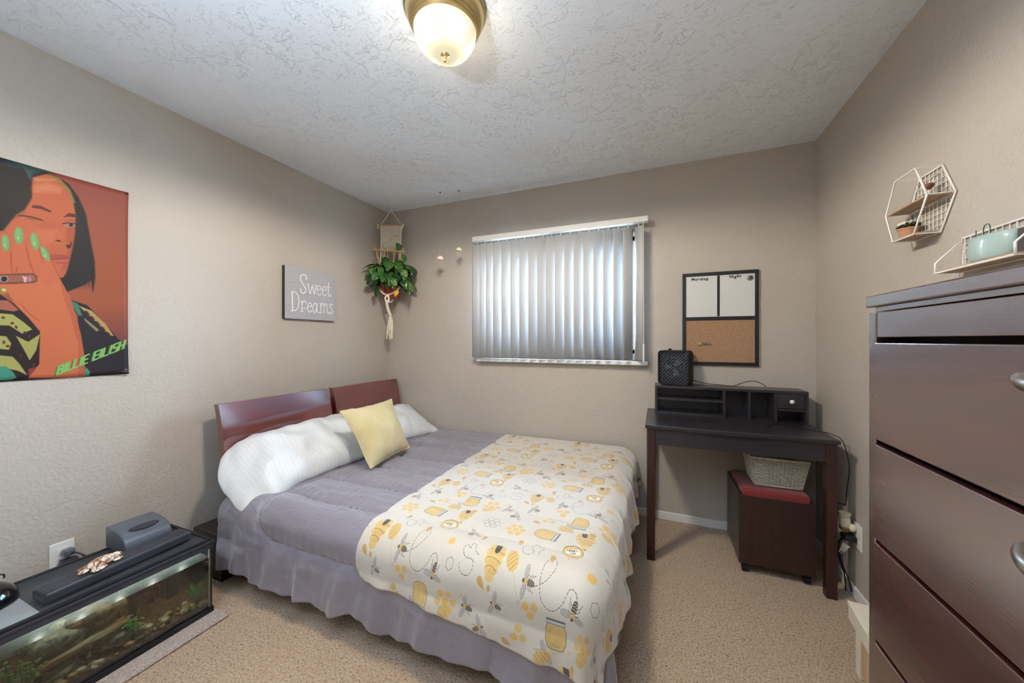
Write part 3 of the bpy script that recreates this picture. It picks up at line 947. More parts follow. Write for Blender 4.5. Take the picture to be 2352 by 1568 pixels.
# ------------------------------------------------------------------ pillows
def pillow(name, org, ax_l, ax_w, Lh, Wh, T, m, label, cat, group=None, bend=None, seed=0, nu=72, nv=48, pinch=.07, wr=.010, flat=1.0, piping=None):
    """org centre, ax_l / ax_w in-plane axes, Lh/Wh half sizes, T half thickness"""
    al, aw = Vector(ax_l).normalized(), Vector(ax_w).normalized()
    an = al.cross(aw).normalized(); aw = an.cross(al)
    def f(u, v, sg):
        su = math.sin(u * PI / 2) if True else u; sv = math.sin(v * PI / 2)
        x = su * Lh * (1 - pinch * (1 - sv * sv)) * 1.0; y = sv * Wh * (1 - pinch * (1 - su * su))
        th = T * (max(0, 1 - abs(su) ** 3.2) ** .62) * (max(0, 1 - abs(sv) ** 2.6) ** .60)
        nz = noise.noise(Vector((x * 7 + seed, y * 9, seed * 1.7))) * wr * 1.6 + noise.noise(Vector((x * 22 + seed, y * 8, seed))) * wr * .6
        edge = (1 - abs(su) ** 6) * (1 - abs(sv) ** 6)
        z = sg * th + nz * edge + .004 * math.sin(x * 60 + y * 20 + seed) * (1 - edge) 
        p = Vector(org) + al * x + aw * y + an * z
        return bend(p, su, sv, sg) if bend else p
    q = MB()
    for sg in (1, -1):
        q.grid(lambda a, c: f(2 * a - 1, 2 * c - 1, sg), nu, nv, lambda a, c: (a, c))
    if sg: pass
    o = q.build(name, m, None, loc=tuple(org), smooth=True, merge=True, label=label, cat=cat, group=group)
    if piping:
        pts = []
        N = 40
        for k in range(N): pts.append(f(-1 + 2 * k / N, -1, 0))
        for k in range(N): pts.append(f(1, -1 + 2 * k / N, 0))
        for k in range(N): pts.append(f(1 - 2 * k / N, 1, 0))
        for k in range(N + 1): pts.append(f(-1, 1 - 2 * k / N, 0))
        pts = [p + Vector((0, 0, .003 * noise.noise(p * 40))) for p in pts]
        MB().tube(pts, .0052, 6).build('piping', piping, o, smooth=True)
    return o

def droopA(p, u, v, sg):
    t = sstep((-u - .5) / .5)
    p.y += .085 * t * abs(v) ** 3
    if p.y < 1.33:
        k = 1.33 - p.y
        p = p + Vector((.05 * k, 0, -1.15 * k * k - .22 * k))
        e = sstep((1.24 - p.y) / .16)
        p.x += (-1.925 - p.x) * .34 * e * abs(v) ** 2
        p.z += .012 * e * noise.noise(Vector((p.x * 16, p.y * 10, sg)))
    return p
pillow('pillow', (-1.965, 1.535, .580), (.03, 1, .02), (.86, 0, -.50), .465, .228, .095, M['pillow'],
       'white striped pillow nearest the tank end, its case drooping over the side of the bed', 'pillow', 'white bed pillows', bend=droopA, seed=3, wr=.024)
pillow('pillow', (-1.975, 2.235, .572), (.09, 1, -.06), (.86, 0, -.45), .425, .215, .085, M['pillow'],
       'white striped pillow in the room corner, half behind the yellow cushion', 'pillow', 'white bed pillows', seed=9, wr=.020)
def cus(p, u, v, sg):
    p.x += .02 * u * v
    return p
pillow('cushion', (-1.655, 1.80, .655), (.05, 1, .04), (-.50, -.06, .82), .188, .186, .064, M['yellow'],
       'square mustard yellow velvet cushion leaning on the white pillows', 'cushion', None, seed=5, wr=.009, pinch=.07, piping=M['yellow'], bend=cus)

# ------------------------------------------------------------------ poster and sign on the left wall
def person_poster():
    py0, py1, pz0, pz1 = .275, .888, 1.076, 1.944
    XP = XL + .006
    r, f0 = plane_ras(0, 0, (168, 88, 62), 'x', XP, (py0, pz0), (py1, pz1), 1300)
    C = lambda pts: [f0(x / 2.8, 340 + y / 2.8) for x, y in pts]
    # backdrop gradient of the print
    H, W = r.a.shape[:2]
    g = np.linspace(0, 1, H)[:, None]
    g2 = np.linspace(0, 1, W)[None, :]
    c0, c1, c2 = np.array([96, 50, 74]) / 255, np.array([176, 92, 58]) / 255, np.array([158, 78, 66]) / 255
    base = c0 * (1 - np.clip(g * 2.6, 0, 1))[..., None] + c1 * np.clip(g * 2.6, 0, 1)[..., None]
    base = base * (1 - g[..., None] ** 3) + c2 * g[..., None] ** 3
    r.a[:] = base
    E_ = lambda x, y, a, b, rot=0, n=20: [(x + a * math.cos(t) * math.cos(rot) - b * math.sin(t) * math.sin(rot), y + a * math.cos(t) * math.sin(rot) + b * math.sin(t) * math.cos(rot)) for t in np.linspace(0, 2 * PI, n, endpoint=False)]
    P_ = lambda pts, c, al=1.0: r.poly(C(pts), c, al)
    L_ = lambda pts, w, c, al=1.0: r.line(C(pts), w, c, al)
    P_([(-400, -60), (0, 60), (180, 112), (330, 158), (440, 230), (500, 310), (550, 420), (575, 560), (606, 720), (612, 830), (597, 935), (585, 850), (540, 880), (430, 925), (300, 700), (0, 620), (-400, 700)], (38, 32, 34))
    for k in range(26):
        x = 500 + k * 4; L_([(470 + k * 2, 300 + k * 8), (500 + k * 3, 600), (x - 20, 860 + (k % 5) * 12)], 2, (62, 52, 52) if k % 2 else (24, 20, 24), .7)
    P_([(205, 190), (300, 165), (400, 215), (462, 300), (487, 430), (482, 560), (465, 650), (440, 760), (425, 805), (400, 836), (300, 800), (200, 740), (60, 680), (-330, 640), (-330, 470), (60, 430), (130, 390), (195, 320)], (206, 104, 66))
    P_([(430, 520), (480, 470), (482, 560), (465, 650), (440, 760), (425, 805), (405, 830), (385, 800), (440, 650)], (176, 82, 56), .7)
    P_([(215, 240), (300, 220), (400, 260), (390, 300), (300, 270), (215, 290)], (226, 132, 88), .6)
    P_([(215, 190), (380, 200), (330, 215), (225, 215)], (222, 150, 96), .6)
    # fringe
    P_([(-400, -60), (0, 60), (190, 112), (212, 170), (204, 230), (204, 320), (160, 392), (100, 430), (20, 530), (-400, 600)], (40, 32, 32))
    for k in range(16): L_([(20 + k * 10, 110), (30 + k * 10, 300), (-60 + k * 14, 520 - k * 6)], 2, (70, 52, 44) if k % 2 else (22, 18, 20), .6)
    P_([(60, 84), (180, 112), (330, 152), (210, 160), (200, 220), (150, 130)], (60, 96, 92), .75)
    P_([(0, 66), (90, 88), (140, 130), (60, 120)], (44, 84, 96), .6)
    P_([(300, 150), (380, 190), (450, 262), (484, 350), (470, 360), (440, 285), (380, 215), (320, 176)], (150, 128, 62), .9)
    # soft modelling of the cheeks
    for (x, y, a, b, c, al) in ((300, 560, 120, 90, (224, 124, 82), .35), (350, 640, 70, 50, (196, 92, 60), .25), (300, 500, 90, 30, (184, 84, 56), .3), (240, 700, 120, 60, (190, 90, 60), .35), (440, 580, 26, 60, (188, 88, 58), .4), (300, 260, 110, 40, (228, 136, 92), .4)):
        for q_ in (1, .8, .6, .4): P_(E_(x, y, a * q_, b * q_), c, al * .5)
    r.blur(14)
    # brows, eyes, nose, lips
    P_([(205, 368), (260, 370), (334, 406), (322, 414), (262, 392), (205, 384)], (92, 46, 36), .9)
    P_([(404, 446), (440, 418), (488, 424), (484, 446), (440, 440)], (84, 42, 36), .9)
    L_([(120, 436), (160, 436), (200, 442), (240, 452), (276, 466)], 5, (60, 30, 28)); P_([(150, 440), (200, 446), (272, 466), (240, 466), (190, 460)], (150, 74, 52), .8)
    P_([(408, 488), (440, 482), (484, 488), (482, 502), (450, 512), (425, 504)], (170, 128, 116)); P_(E_(456, 494, 13, 11), (56, 34, 32))
    L_([(404, 486), (440, 480), (486, 488)], 5, (52, 28, 26)); L_([(414, 470), (450, 462), (486, 468)], 2.5, (130, 60, 46)); L_([(420, 524), (460, 530)], 2.5, (168, 80, 56), .6)
    P_([(350, 598), (372, 588), (400, 600), (380, 602)], (96, 40, 34)); P_([(420, 622), (445, 622), (462, 596), (456, 640), (436, 648)], (60, 30, 30), .85)
    L_([(398, 470), (380, 540), (352, 592)], 3, (178, 84, 56), .5)
    P_([(318, 690), (350, 680), (380, 686), (408, 682), (442, 700), (432, 714), (320, 716)], (180, 80, 60)); P_([(320, 716), (436, 714), (432, 742), (390, 752), (330, 740)], (202, 98, 72))
    L_([(320, 714), (380, 712), (440, 706)], 2.5, (110, 44, 38)); L_([(365, 736), (430, 741)], 2.5, (120, 50, 42))
    P_([(385, 800), (430, 770), (412, 822), (398, 836)], (200, 100, 66), .8)
    # jackets
    P_([(430, 968), (560, 1010), (680, 1130), (760, 1230), (840, 1285), (840, 1470), (500, 1470), (500, 1080)], (44, 38, 42))
    P_([(452, 978), (500, 1000), (530, 1080), (500, 1074), (470, 1020)], (74, 130, 104)); P_([(500, 1010), (590, 1046), (680, 1130), (732, 1208), (700, 1204), (630, 1130), (560, 1066)], (196, 152, 96))
    for k in range(5): P_(E_(560 + k * 34, 1062 + k * 34, 22, 9, .9), (70, 44, 40))
    P_([(540, 1090), (640, 1170), (620, 1180), (545, 1110)], (168, 172, 110), .8)
    P_([(-400, 700), (0, 940), (100, 1010), (200, 1100), (262, 1180), (255, 1400), (180, 1475), (120, 1520), (-400, 1600)], (46, 32, 34))
    for pts in ([(-330, 1035), (80, 1068), (150, 1118), (207, 1166), (140, 1192), (60, 1140), (-330, 1130)], [(100, 1205), (180, 1245), (256, 1195), (232, 1300), (190, 1365), (150, 1290)], [(-330, 1180), (40, 1210), (72, 1256), (56, 1296), (-330, 1262)], [(-330, 1300), (80, 1340), (120, 1380), (176, 1460), (110, 1430), (-330, 1350)]):
        P_(pts, (172, 172, 86)); P_([(x * .96 + 4, y * .99 + 14) for x, y in pts], (196, 178, 110), .35)
    P_([(-330, 1392), (40, 1404), (84, 1440), (108, 1476), (60, 1492), (-330, 1496)], (72, 150, 122)); P_([(-330, 960), (50, 980), (120, 1040), (90, 1050), (-330, 990)], (196, 110, 84), .9)
    for k in range(9): P_(E_(20 + (k * 83) % 220, 1090 + (k * 61) % 330, 12, 8, k), (98, 50, 46))
    P_([(180, 1420), (250, 1400), (240, 1475), (185, 1480)], (150, 60, 60)); P_([(548, 1405), (580, 1440), (570, 1465), (545, 1462)], (80, 160, 120))
    # hand and arm
    SK, SH = (214, 110, 70), (176, 80, 54)
    P_([(-330, 760), (240, 780), (340, 730), (386, 840), (450, 960), (490, 1080), (520, 1200), (540, 1320), (547, 1475), (182, 1478), (250, 1390), (256, 1180), (180, 1090), (100, 1010), (50, 930), (-330, 900)], (218, 116, 74))
    P_([(380, 830), (450, 960), (490, 1080), (520, 1200), (540, 1320), (547, 1475), (500, 1475), (500, 1250), (450, 1080), (400, 940)], (196, 98, 64), .8)
    P_([(-330, 560), (5, 545), (50, 560), (64, 660), (74, 830), (-330, 830)], SK); P_([(80, 530), (100, 505), (135, 505), (160, 560), (180, 700), (200, 820), (70, 830), (78, 650)], SK)
    P_([(182, 550), (210, 535), (246, 560), (262, 650), (285, 740), (250, 840), (200, 800), (186, 660)], SK); P_([(248, 640), (275, 625), (318, 700), (350, 780), (380, 850), (300, 900), (235, 800)], SK)
    for l in ([(66, 660), (70, 740), (78, 800)], [(160, 600), (172, 680), (200, 760), (216, 800)], [(250, 645), (262, 700), (280, 740)], [(330, 720), (360, 790), (385, 840)], [(100, 800), (110, 760)], [(130, 1000), (180, 1060), (250, 1110)]): L_(l, 4, SH, .8)
    for (x, y, a, b, rt) in ((33, 610, 25, 54, -.08), (118, 563, 29, 57, -.04), (221, 598, 26, 57, -.2), (289, 678, 22, 52, -.5)):
        P_(E_(x, y, a, b, rt, 26), (120, 172, 104)); P_(E_(x - 5, y - 6, a * .55, b * .75, rt), (150, 196, 128), .5); P_(E_(x - 4, y + 16, 5, 10, rt), (206, 206, 90))
    P_([(-330, 820), (120, 806), (215, 804), (238, 824), (238, 858), (215, 868), (100, 874), (-330, 880)], (128, 74, 52))
    P_([(-330, 830), (215, 814), (228, 842), (212, 858), (-330, 870)], (166, 100, 74)); P_(E_(25, 842, 24, 20), (44, 34, 50)); L_(E_(25, 842, 24, 20), 3, (220, 180, 160))
    for k in range(22): P_(E_(140 + (k * 29) % 60, 826 + (k * 13) % 34, 5, 5), (236, 190, 190) if k % 2 else (200, 130, 150))
    P_([(-330, 892), (40, 896), (48, 914), (44, 940), (-330, 946)], (176, 126, 66)); P_(E_(24, 912, 16, 10), (232, 204, 130))
    # lettering rising to the right
    G = {'B': [[(.1, 0), (.1, 1), (.8, 1), (.8, .56), (.1, .52), (.85, .5), (.85, 0), (.1, 0)]], 'I': [[(.5, 0), (.5, 1)]], 'L': [[(.15, 1), (.15, 0), (.9, 0)]],
         'E': [[(.9, 0), (.15, 0), (.15, 1), (.9, 1)], [(.15, .5), (.8, .5)]], 'S': [[(.85, 1), (.15, 1), (.15, .55), (.85, .48), (.85, 0), (.1, 0)]], 'H': [[(.12, 0), (.12, 1)], [(.88, 0), (.88, 1)], [(.12, .5), (.88, .5)]]}
    txt = 'BILLIE EILISH'
    wd = {'I': .55, ' ': .75}
    tot = sum(wd.get(c, 1) for c in txt)
    def q(s, t): # s along, t up
        x = 362 + (822 - 362) * s + 14 * t; yb = 1458 + (1286 - 1458) * s; yt = 1402 + (1232 - 1402) * s
        return (x - 26 * s, yb + (yt - yb) * t)
    for (dx, dy, c) in ((-12, 6, (84, 120, 66)), (-6, 3, (116, 164, 84)), (0, 0, (150, 208, 112))):
        s = 0
        for ch in txt:
            w = wd.get(ch, 1)
            for st in G.get(ch, []):
                pts = [q((s + p[0] * w) / tot, p[1]) for p in st]
                L_([(x + dx, y + dy) for x, y in pts], 7.2, c)
            s += w
    P_([(780, 1434), (822, 1436), (822, 1438), (780, 1437)], (220, 214, 210)); L_([(796, 1428), (804, 1418), (812, 1428)], 2, (220, 214, 210))
    r.blur(2); r.a *= .80
    m = print_mat('poster_print', r, .55, coat=.0, coatr=.18)
    m.node_tree.nodes['Principled BSDF'].inputs['Specular IOR Level'].default_value = .25
    def pf(a, c):
        y = py0 + (py1 - py0) * a; z = pz0 + (pz1 - pz0) * c
        return (XL + .005 + .003 * math.sin(a * 7 + c * 2) ** 2 + .012 * (a ** 14) * ((1 - c) ** 10) + .010 * a ** 20 * (c ** 8), y, z)
    po = thing('poster', (XL, (py0 + py1) / 2, pz0), 'colour poster of a person with green nails, pinned to the left wall', 'poster')
    MB().grid(pf, 40, 40, lambda a, c: (a, c)).build('print', m, po, smooth=True, solid=.0006)
    for (y, z) in ((py1 - .006, pz1 - .008), (py0 + .006, pz1 - .008)):
        MB().lathe([(0, .014), (.004, .013), (.005, .008), (.003, .006), (.003, 0), (0, 0)], 12, M=Matrix.Translation((XL + .004, y, z)) @ Matrix.Rotation(PI / 2, 4, 'Y')).build('push_pin', M['black'], po, smooth=True)
person_poster()

def dreams_sign():
    XS = XL + .028
    a0, a1, z0, z1 = 1.652, 2.056, 1.386, 1.746
    r, f0 = plane_ras(0, 0, (172, 170, 176), 'x', XS, (a0, z0), (a1, z1), 1500)
    C = lambda pts, dx=0, dy=0: [f0(620 + (x + dx) / 8.711, 580 + (y + dy) / 8.711) for x, y in pts]
    H, W = r.a.shape[:2]
    rs = np.random.RandomState(4)
    for k in range(70):
        y = rs.randint(0, H); x = rs.randint(0, W); l = rs.randint(40, 260); v = rs.randint(150, 196)
        r.line([(x, y), (x + l, y + rs.randint(-3, 4))], rs.randint(2, 9), (v, v - 2, v + 3), .35)
    for (y, c) in ((.25 * H, (140, 136, 142)), (.50 * H, (150, 146, 152)), (.68 * H, (138, 134, 138)), (.665 * H, (200, 198, 200))):
        r.line([(0, y), (W, y)], 3, c, .9)
    wcol = (236, 236, 238)
    def S(pts, w=9, dx=0, dy=0): 
        sp = spline([(x, y, 0) for x, y in pts], 6) if len(pts) > 2 else [Vector((*p, 0)) for p in pts]
        r.line(C([(p.x, p.y) for p in sp], dx, dy), w, wcol)
    S([(725, 540), (728, 470), (690, 440), (640, 445), (610, 490), (622, 560), (670, 640), (715, 720), (708, 785), (670, 815), (628, 785), (612, 715)], 11)
    S([(762, 645), (805, 830)]); S([(805, 830), (850, 650)]); S([(850, 650), (885, 838)]); S([(885, 838), (930, 655)]); S([(738, 620), (780, 640)], 6); S([(900, 655), (945, 660)], 6)
    for dx, dy in ((0, 0), (105, 12)): S([(950, 742), (1020, 732), (1012, 682), (980, 665), (950, 700), (945, 780), (968, 842), (1000, 850), (1025, 818)], 8, dx, dy)
    S([(1175, 600), (1168, 740), (1172, 840), (1195, 878), (1220, 850)]); S([(1130, 682), (1215, 695)], 6)
    S([(445, 790), (455, 1160)], 13); S([(425, 787), (500, 790), (558, 850), (582, 960), (565, 1080), (520, 1150), (425, 1165)])
    S([(640, 975), (640, 1170)], 11); S([(610, 968), (645, 978)], 6); S([(610, 1172), (672, 1175)], 6); S([(640, 1020), (680, 965), (720, 985), (722, 1022)]); S([(665, 1105), (720, 1110)], 8)
    S([(760, 1082), (830, 1076), (822, 1020), (790, 1005), (760, 1050), (752, 1120), (778, 1180), (810, 1188), (838, 1152)])
    S([(935, 1040), (900, 1010), (870, 1060), (862, 1150), (888, 1195), (922, 1170), (940, 1060)]); S([(940, 1015), (944, 1150), (960, 1195), (980, 1195)])
    S([(1018, 1015), (1022, 1200)], 10); S([(990, 1008), (1020, 1016)], 6); S([(1000, 1202), (1045, 1206)], 6)
    S([(1020, 1070), (1050, 1015), (1076, 1040), (1085, 1205)]); S([(1085, 1070), (1115, 1022), (1140, 1050), (1148, 1180), (1165, 1215), (1185, 1205)])
    S([(1252, 1048), (1218, 1030), (1195, 1065), (1225, 1118), (1252, 1170), (1235, 1215), (1203, 1218), (1185, 1185)])
    m = print_mat('sign_print', r, .7)
    sg = thing('wall_sign', (XL, (a0 + a1) / 2, z0), 'square grey wood-look wall sign lettered Sweet Dreams', 'sign')
    box(XL, XS - .0005, a0, a1, z0, z1).build('panel', mat('sign_edge', srgb(64, 52, 44), .7), sg)
    MB().grid(lambda a, c: (XS, a0 + (a1 - a0) * a, z0 + (z1 - z0) * c), 1, 1, lambda a, c: (a, c)).build('print', m, sg, solid=.0005)
dreams_sign()

def outlet(name, c, axis, label, w=.070, h=.115):
    """wall plate lying on a side wall; axis=+1 faces +x"""
    o = thing(name, c, label, 'outlet')
    x, y, z = c; s = axis
    lo, hi = sorted((x, x + s * .006))
    box(lo, hi, y - w / 2, y + w / 2, z - h / 2, z + h / 2).build('plate', M['white'], o, bevel=.003)
    for dz in (-.020, .020):
        lo2, hi2 = sorted((x + s * .006, x + s * .008))
        box(lo2, hi2, y - .017, y + .017, z + dz - .014, z + dz + .014).build('socket', M['white'], o, bevel=.002)
    return o
outlet('wall_outlet', (XL, .685, .318), 1, 'white wall outlet low on the left wall above the aquarium')
pw = thing('power_plug', (XL, .70, .31), 'grey power plug and adapter in the outlet above the aquarium', 'plug')
box(XL + .009, XL + .045, .680, .712, .318, .345).build('plug_body', M['midgrey'], pw, bevel=.006)
box(XL + .009, XL + .05, .672, .722, .262, .305).build('adapter', M['darkgrey'], pw, bevel=.008)
tube(spline([(XL + .04, .70, .33), (XL + .075, .715, .325), (XL + .08, .735, .29), (XL + .05, .75, .22), (XL + .04, .76, .1)]), .0035, 8).build('cord', M['darkgrey'], pw)

# ------------------------------------------------------------------ aquarium
TX0, TX1, TY0, TY1, TZ1 = -2.195, -1.862, .215, .980, .335
box(-2.30, -1.775, .12, 1.0, 0.001, .014).build('carpet_remnant', M['mat_rug'], None, loc=(-2.0, .5, .001), bevel=.008, label='pale strip of carpet lying under the aquarium', cat='mat')
tk = thing('aquarium', ((TX0 + TX1) / 2, (TY0 + TY1) / 2, .015), 'long low glass aquarium with black rims standing on the floor by the left wall', 'aquarium')
g = .005
box(TX1 - g, TX1, TY0, TY1, .03, TZ1 - .01).build('glass_panel', M['tankglass'], tk)
box(TX0, TX0 + g, TY0, TY1, .03, TZ1 - .01).build('glass_panel', M['tankglass'], tk)
box(TX0 + g, TX1 - g, TY1 - g, TY1, .03, TZ1 - .01).build('glass_panel', M['tankglass'], tk)
box(TX0 + g, TX1 - g, TY0, TY0 + g, .03, TZ1 - .01).build('glass_panel', M['tankglass'], tk)
box(TX0, TX1, TY0, TY1, .018, .026).build('bottom_panel', M['black'], tk)
def ring(x0, x1, y0, y1, z0, z1, t):
    return MB().box(x0, x1, y0, y0 + t, z0, z1).box(x0, x1, y1 - t, y1, z0, z1).box(x0, x0 + t, y0 + t, y1 - t, z0, z1).box(x1 - t, x1, y0 + t, y1 - t, z0, z1)
q = ring(TX0 - .004, TX1 + .004, TY0 - .004, TY1 + .004, .302, TZ1 - .008, .010)
q.add(ring(TX0 - .007, TX1 + .007, TY0 - .007, TY1 + .007, TZ1 - .010, TZ1, .014).v, ring(0, 1, 0, 1, 0, 1, .1).f)
q.build('top_rim', M['darkgrey'], tk, bevel=.002)
ring(TX0 - .005, TX1 + .005, TY0 - .005, TY1 + .005, .014, .036, .010).build('bottom_rim', M['black'], tk, bevel=.002)
for (x, y) in ((TX1 - .0075, TY1 - .0075), (TX0 + .0075, TY1 - .0075)):
    box(x - .0025, x + .0025, y - .0025, y + .0025, .036, .302).build('silicone_bead', M['trim'], tk)
WL = .262
box(TX0 + g, TX1 - g, TY0 + g, TY1 - g, WL - .002, WL).build('water_surface', M['watertop'], tk)
box(TX0 + .008, TX1 - .008, TY0 + .008, TY1 - .008, .04, WL - .004).build('water', M['water'], tk)
lid = thing('screen_lid', (-2.03, .6, TZ1), 'black metal mesh screen lid on top of the aquarium', 'lid')
ring(TX0, TX1, TY0, TY1, TZ1, TZ1 + .010, .014).build('frame', M['black'], lid, bevel=.002)
box(TX0 + .012, TX1 - .012, TY0 + .012, TY1 - .012, TZ1 + .003, TZ1 + .005).build('mesh_screen', M['screen'], lid)
box(TX0 + .02, TX1 - .02, .30, .50, TZ1 + .005, TZ1 + .008).build('plastic_cover', mat('grey_film', srgb(140, 144, 146), .5), lid, bevel=.001)
lb = thing('light_bar', (-1.96, .72, TZ1 + .01), 'long black aquarium light bar lying along the screen lid', 'light')
Mx = Matrix.Translation((-1.955, .722, 0)) @ Matrix.Rotation(R(4.5), 4, 'Z')
MB().box(-.044, .044, -.212, .212, TZ1 + .012, TZ1 + .050, M=Mx).build('housing', M['darkgrey'], lb, bevel=.010, seg=3)
for (a, b2) in ((-.03, -.19), (.03, -.19), (.0, .05), (.02, .19)):
    MB().lathe([(0, .0512), (.003, .0512), (.003, .049), (0, .049)], 10, (a, b2, TZ1), M=Mx).build('screw', M['black'], lb)
fl = thing('filter_cover', (-2.10, .83, TZ1), 'rounded grey plastic filter hood at the back corner of the aquarium', 'filter')
prof = []
for k in range(15):
    t = k / 14 * PI / 2
    prof.append((-2.215 + .17 * (math.sin(t) ** .8) * 1.0 + .0, TZ1 + .006 + .088 * (math.cos(t) ** .55)))
prof = [(-2.215, TZ1 + .006)] + prof + [(-2.045, TZ1 - .0)]
poly = [(x, z) for x, z in prof]
Mr = Matrix(((1, 0, 0, 0), (0, 0, 1, 0), (0, 1, 0, 0), (0, 0, 0, 1)))
MB().prism(poly[::-1], .155, M=Matrix.Translation((0, .765, 0)) @ Mr).build('hood', M['midgrey'], fl, bevel=.010, seg=3, angle=50)
MB().blob((-2.105, .845, TZ1 + .083), (.030, .052, .006), amp=0, sub=3).build('handle_recess', M['darkgrey'], fl, smooth=True)
cl2 = thing('dome_lamp', (-2.075, .425, TZ1 + .008), 'small glossy black dome lamp at the left end of the aquarium lid', 'lamp')
MB().lathe([(.0, .010), (.072, .002), (.076, .004), (.076, .010), (.072, .030), (.060, .050), (.042, .064), (.030, .070), (.030, .074), (.033, .076), (.033, .108), (.030, .111), (0, .112)], 40, (-2.085, .432, TZ1 + .008)).build('shade', M['black_gloss'], cl2, angle=35)
tube(spline([(-2.085, .432, TZ1 + .118), (-2.08, .440, TZ1 + .135), (-2.075, .452, TZ1 + .128), (-2.07, .446, TZ1 + .118)]), .003, 6).build('switch', M['black'], cl2)
tube(spline([(-2.060, .455, TZ1 + .112), (-2.050, .468, TZ1 + .108), (-2.055, .47, TZ1 + .095)]), .0025, 6).build('wire_clip', M['black'], cl2)
# turtle ornament on the light bar
def turtle_mat():
    m = bpy.data.materials.new('turtle_print'); m.use_nodes = True
    t = NT(m); b = t.n['Principled BSDF']
    vo = t.new('ShaderNodeTexVoronoi'); vo.feature = 'DISTANCE_TO_EDGE'; vo.inputs['Scale'].default_value = 55
    t.link(t.coord(), vo.inputs['Vector'])
    line = t.ramp(vo.outputs['Distance'], [(0.03, (0, 0, 0)), (0.09, (1, 1, 1))])
    n = t.ramp(t.noise(t.coord(), 26, 3), [(.42, srgb(166, 112, 78)), (.56, srgb(226, 206, 186))])
    t.link(t.mix(line, srgb(92, 54, 36), n), b.inputs['Base Color']); b.inputs['Roughness'].default_value = .6
    return m
tm = turtle_mat()
tu = thing('turtle_ornament', (-1.95, .66, TZ1 + .05), 'small brown and cream patterned turtle ornament lying on the light bar', 'ornament')
Mt = Matrix.Translation((-1.950, .662, TZ1 + .052)) @ Matrix.Rotation(R(20), 4, 'Z')
MB().blob((0, 0, .012), (.026, .042, .017), amp=.12, sub=3, M=Mt).build('shell', tm, tu, smooth=True)
MB().blob((.0, -.052, .008), (.010, .018, .007), amp=.1, sub=2, M=Mt).build('head', tm, tu, smooth=True)
for (sx, y, l) in ((1, -.028, .030), (-1, -.028, .030), (1, .034, .02), (-1, .034, .02)):
    MB().blob((sx * .026, y, .004), (l * .55, l * .8, .004), amp=.15, sub=2, M=Mt).build('flipper', tm, tu, smooth=True)
MB().blob((.0, .048, .010), (.018, .016, .010), amp=.2, sub=2, M=Mt).build('tail', tm, tu, smooth=True)

# inside the tank
def gz(y, x): return .052 + .03 * ((TX1 - x) / .33) + .012 * noise.noise(Vector((x * 14, y * 14, 0)))
MB().grid(lambda a, c: (TX0 + .01 + (TX1 - TX0 - .02) * a, TY0 + .01 + (TY1 - TY0 - .02) * c, gz(TY0 + (TY1 - TY0) * c, TX0 + (TX1 - TX0) * a)), 40, 80).build(
    'gravel_bed', M['gravel'], None, loc=(-2.03, .6, .03), smooth=True, solid=.02, kind='stuff', label='brown gravel bed on the aquarium floor', cat='gravel')
def stone(c, rad, m, name, label, grp=None, seed=0, rot=0, amp=.3, sub=3):
    Mq = Matrix.Translation(c) @ Matrix.Rotation(rot, 4, 'Z') @ Matrix.Rotation(random.uniform(-.2, .2), 4, 'X')
    return MB().blob((0, 0, 0), rad, seed=seed, amp=amp, sub=sub, M=Mq, freq=1.3 if amp < .2 else 2.1).build(name, m, None, loc=tuple(c), smooth=True, label=label, cat='stone', group=grp)
stone((-1.995, .665, .190), (.045, .085, .034), M['rock_brown'], 'boulder', 'big rounded brown boulder in the middle of the aquarium', seed=2, amp=.2)
stone((-1.955, .600, .125), (.040, .16, .014), M['slate'], 'slate_slab', 'long layered slate slab sloping under the brown boulder', seed=5, amp=.3)
stone((-1.93, .695, .090), (.030, .055, .020), M['rock'], 'grey_rock', 'grey-green angular rock in front of the slate slab, towards the bed end', 'grey rocks in the aquarium', seed=8, amp=.5, sub=2)
stone((-1.925, .555, .075), (.030, .05, .022), M['rock'], 'grey_rock', 'grey rock below the slate slab near the front glass', 'grey rocks in the aquarium', seed=12, amp=.5, sub=2)
stone((-1.95, .46, .072), (.035, .05, .03), M['rock'], 'grey_rock', 'grey mossy rock under the olive plant', 'grey rocks in the aquarium', seed=15, amp=.5, sub=2)
stone((-2.0, .53, .185), (.03, .028, .014), M['pebble2'], 'white_rock', 'white flat rock behind the olive plant', 'white rocks in the aquarium', seed=25, amp=.4, sub=2)
stone((-2.02, .585, .195), (.03, .03, .016), M['pebble2'], 'white_rock', 'white rock between olive plant and brown boulder', 'white rocks in the aquarium', seed=28, amp=.4, sub=2)
stone((-1.99, .57, .165), (.05, .09, .035), M['rock'], 'grey_rock', 'grey rock bank carrying the white rocks', 'grey rocks in the aquarium', seed=31, amp=.4, sub=2)
rs = np.random.RandomState(3)
lab = 'smooth small river pebble on the aquarium gravel'
for k in range(120):
    y = .34 + .60 * rs.rand(); x = TX1 - .018 - .13 * rs.rand() ** 1.5
    if .80 < y and x < TX1 - .08: continue
    a = .005 + .011 * rs.rand() ** 1.4
    mm = M[('pebble1', 'pebble1', 'pebble2', 'pebble3')[rs.randint(4)]]
    stone((x, y, gz(y, x) + a * .5), (a, a * (1 + .5 * rs.rand()), a * .7), mm, 'pebble', lab, 'river pebbles in the aquarium', seed=k, rot=rs.rand() * 3, amp=.15, sub=2)
for (y, x, a) in ((.765, -1.93, .018), (.785, -1.915, .014), (.83, -1.90, .014), (.955, -1.885, .016)):
    stone((x, y, gz(y, x) + a * .8), (a, a * 1.1, a * .8), M['pebble2'], 'snail_shell', 'pale round stone among the pebbles under the green plants', 'pale round stones in the aquarium', seed=int(y * 100), amp=.1)
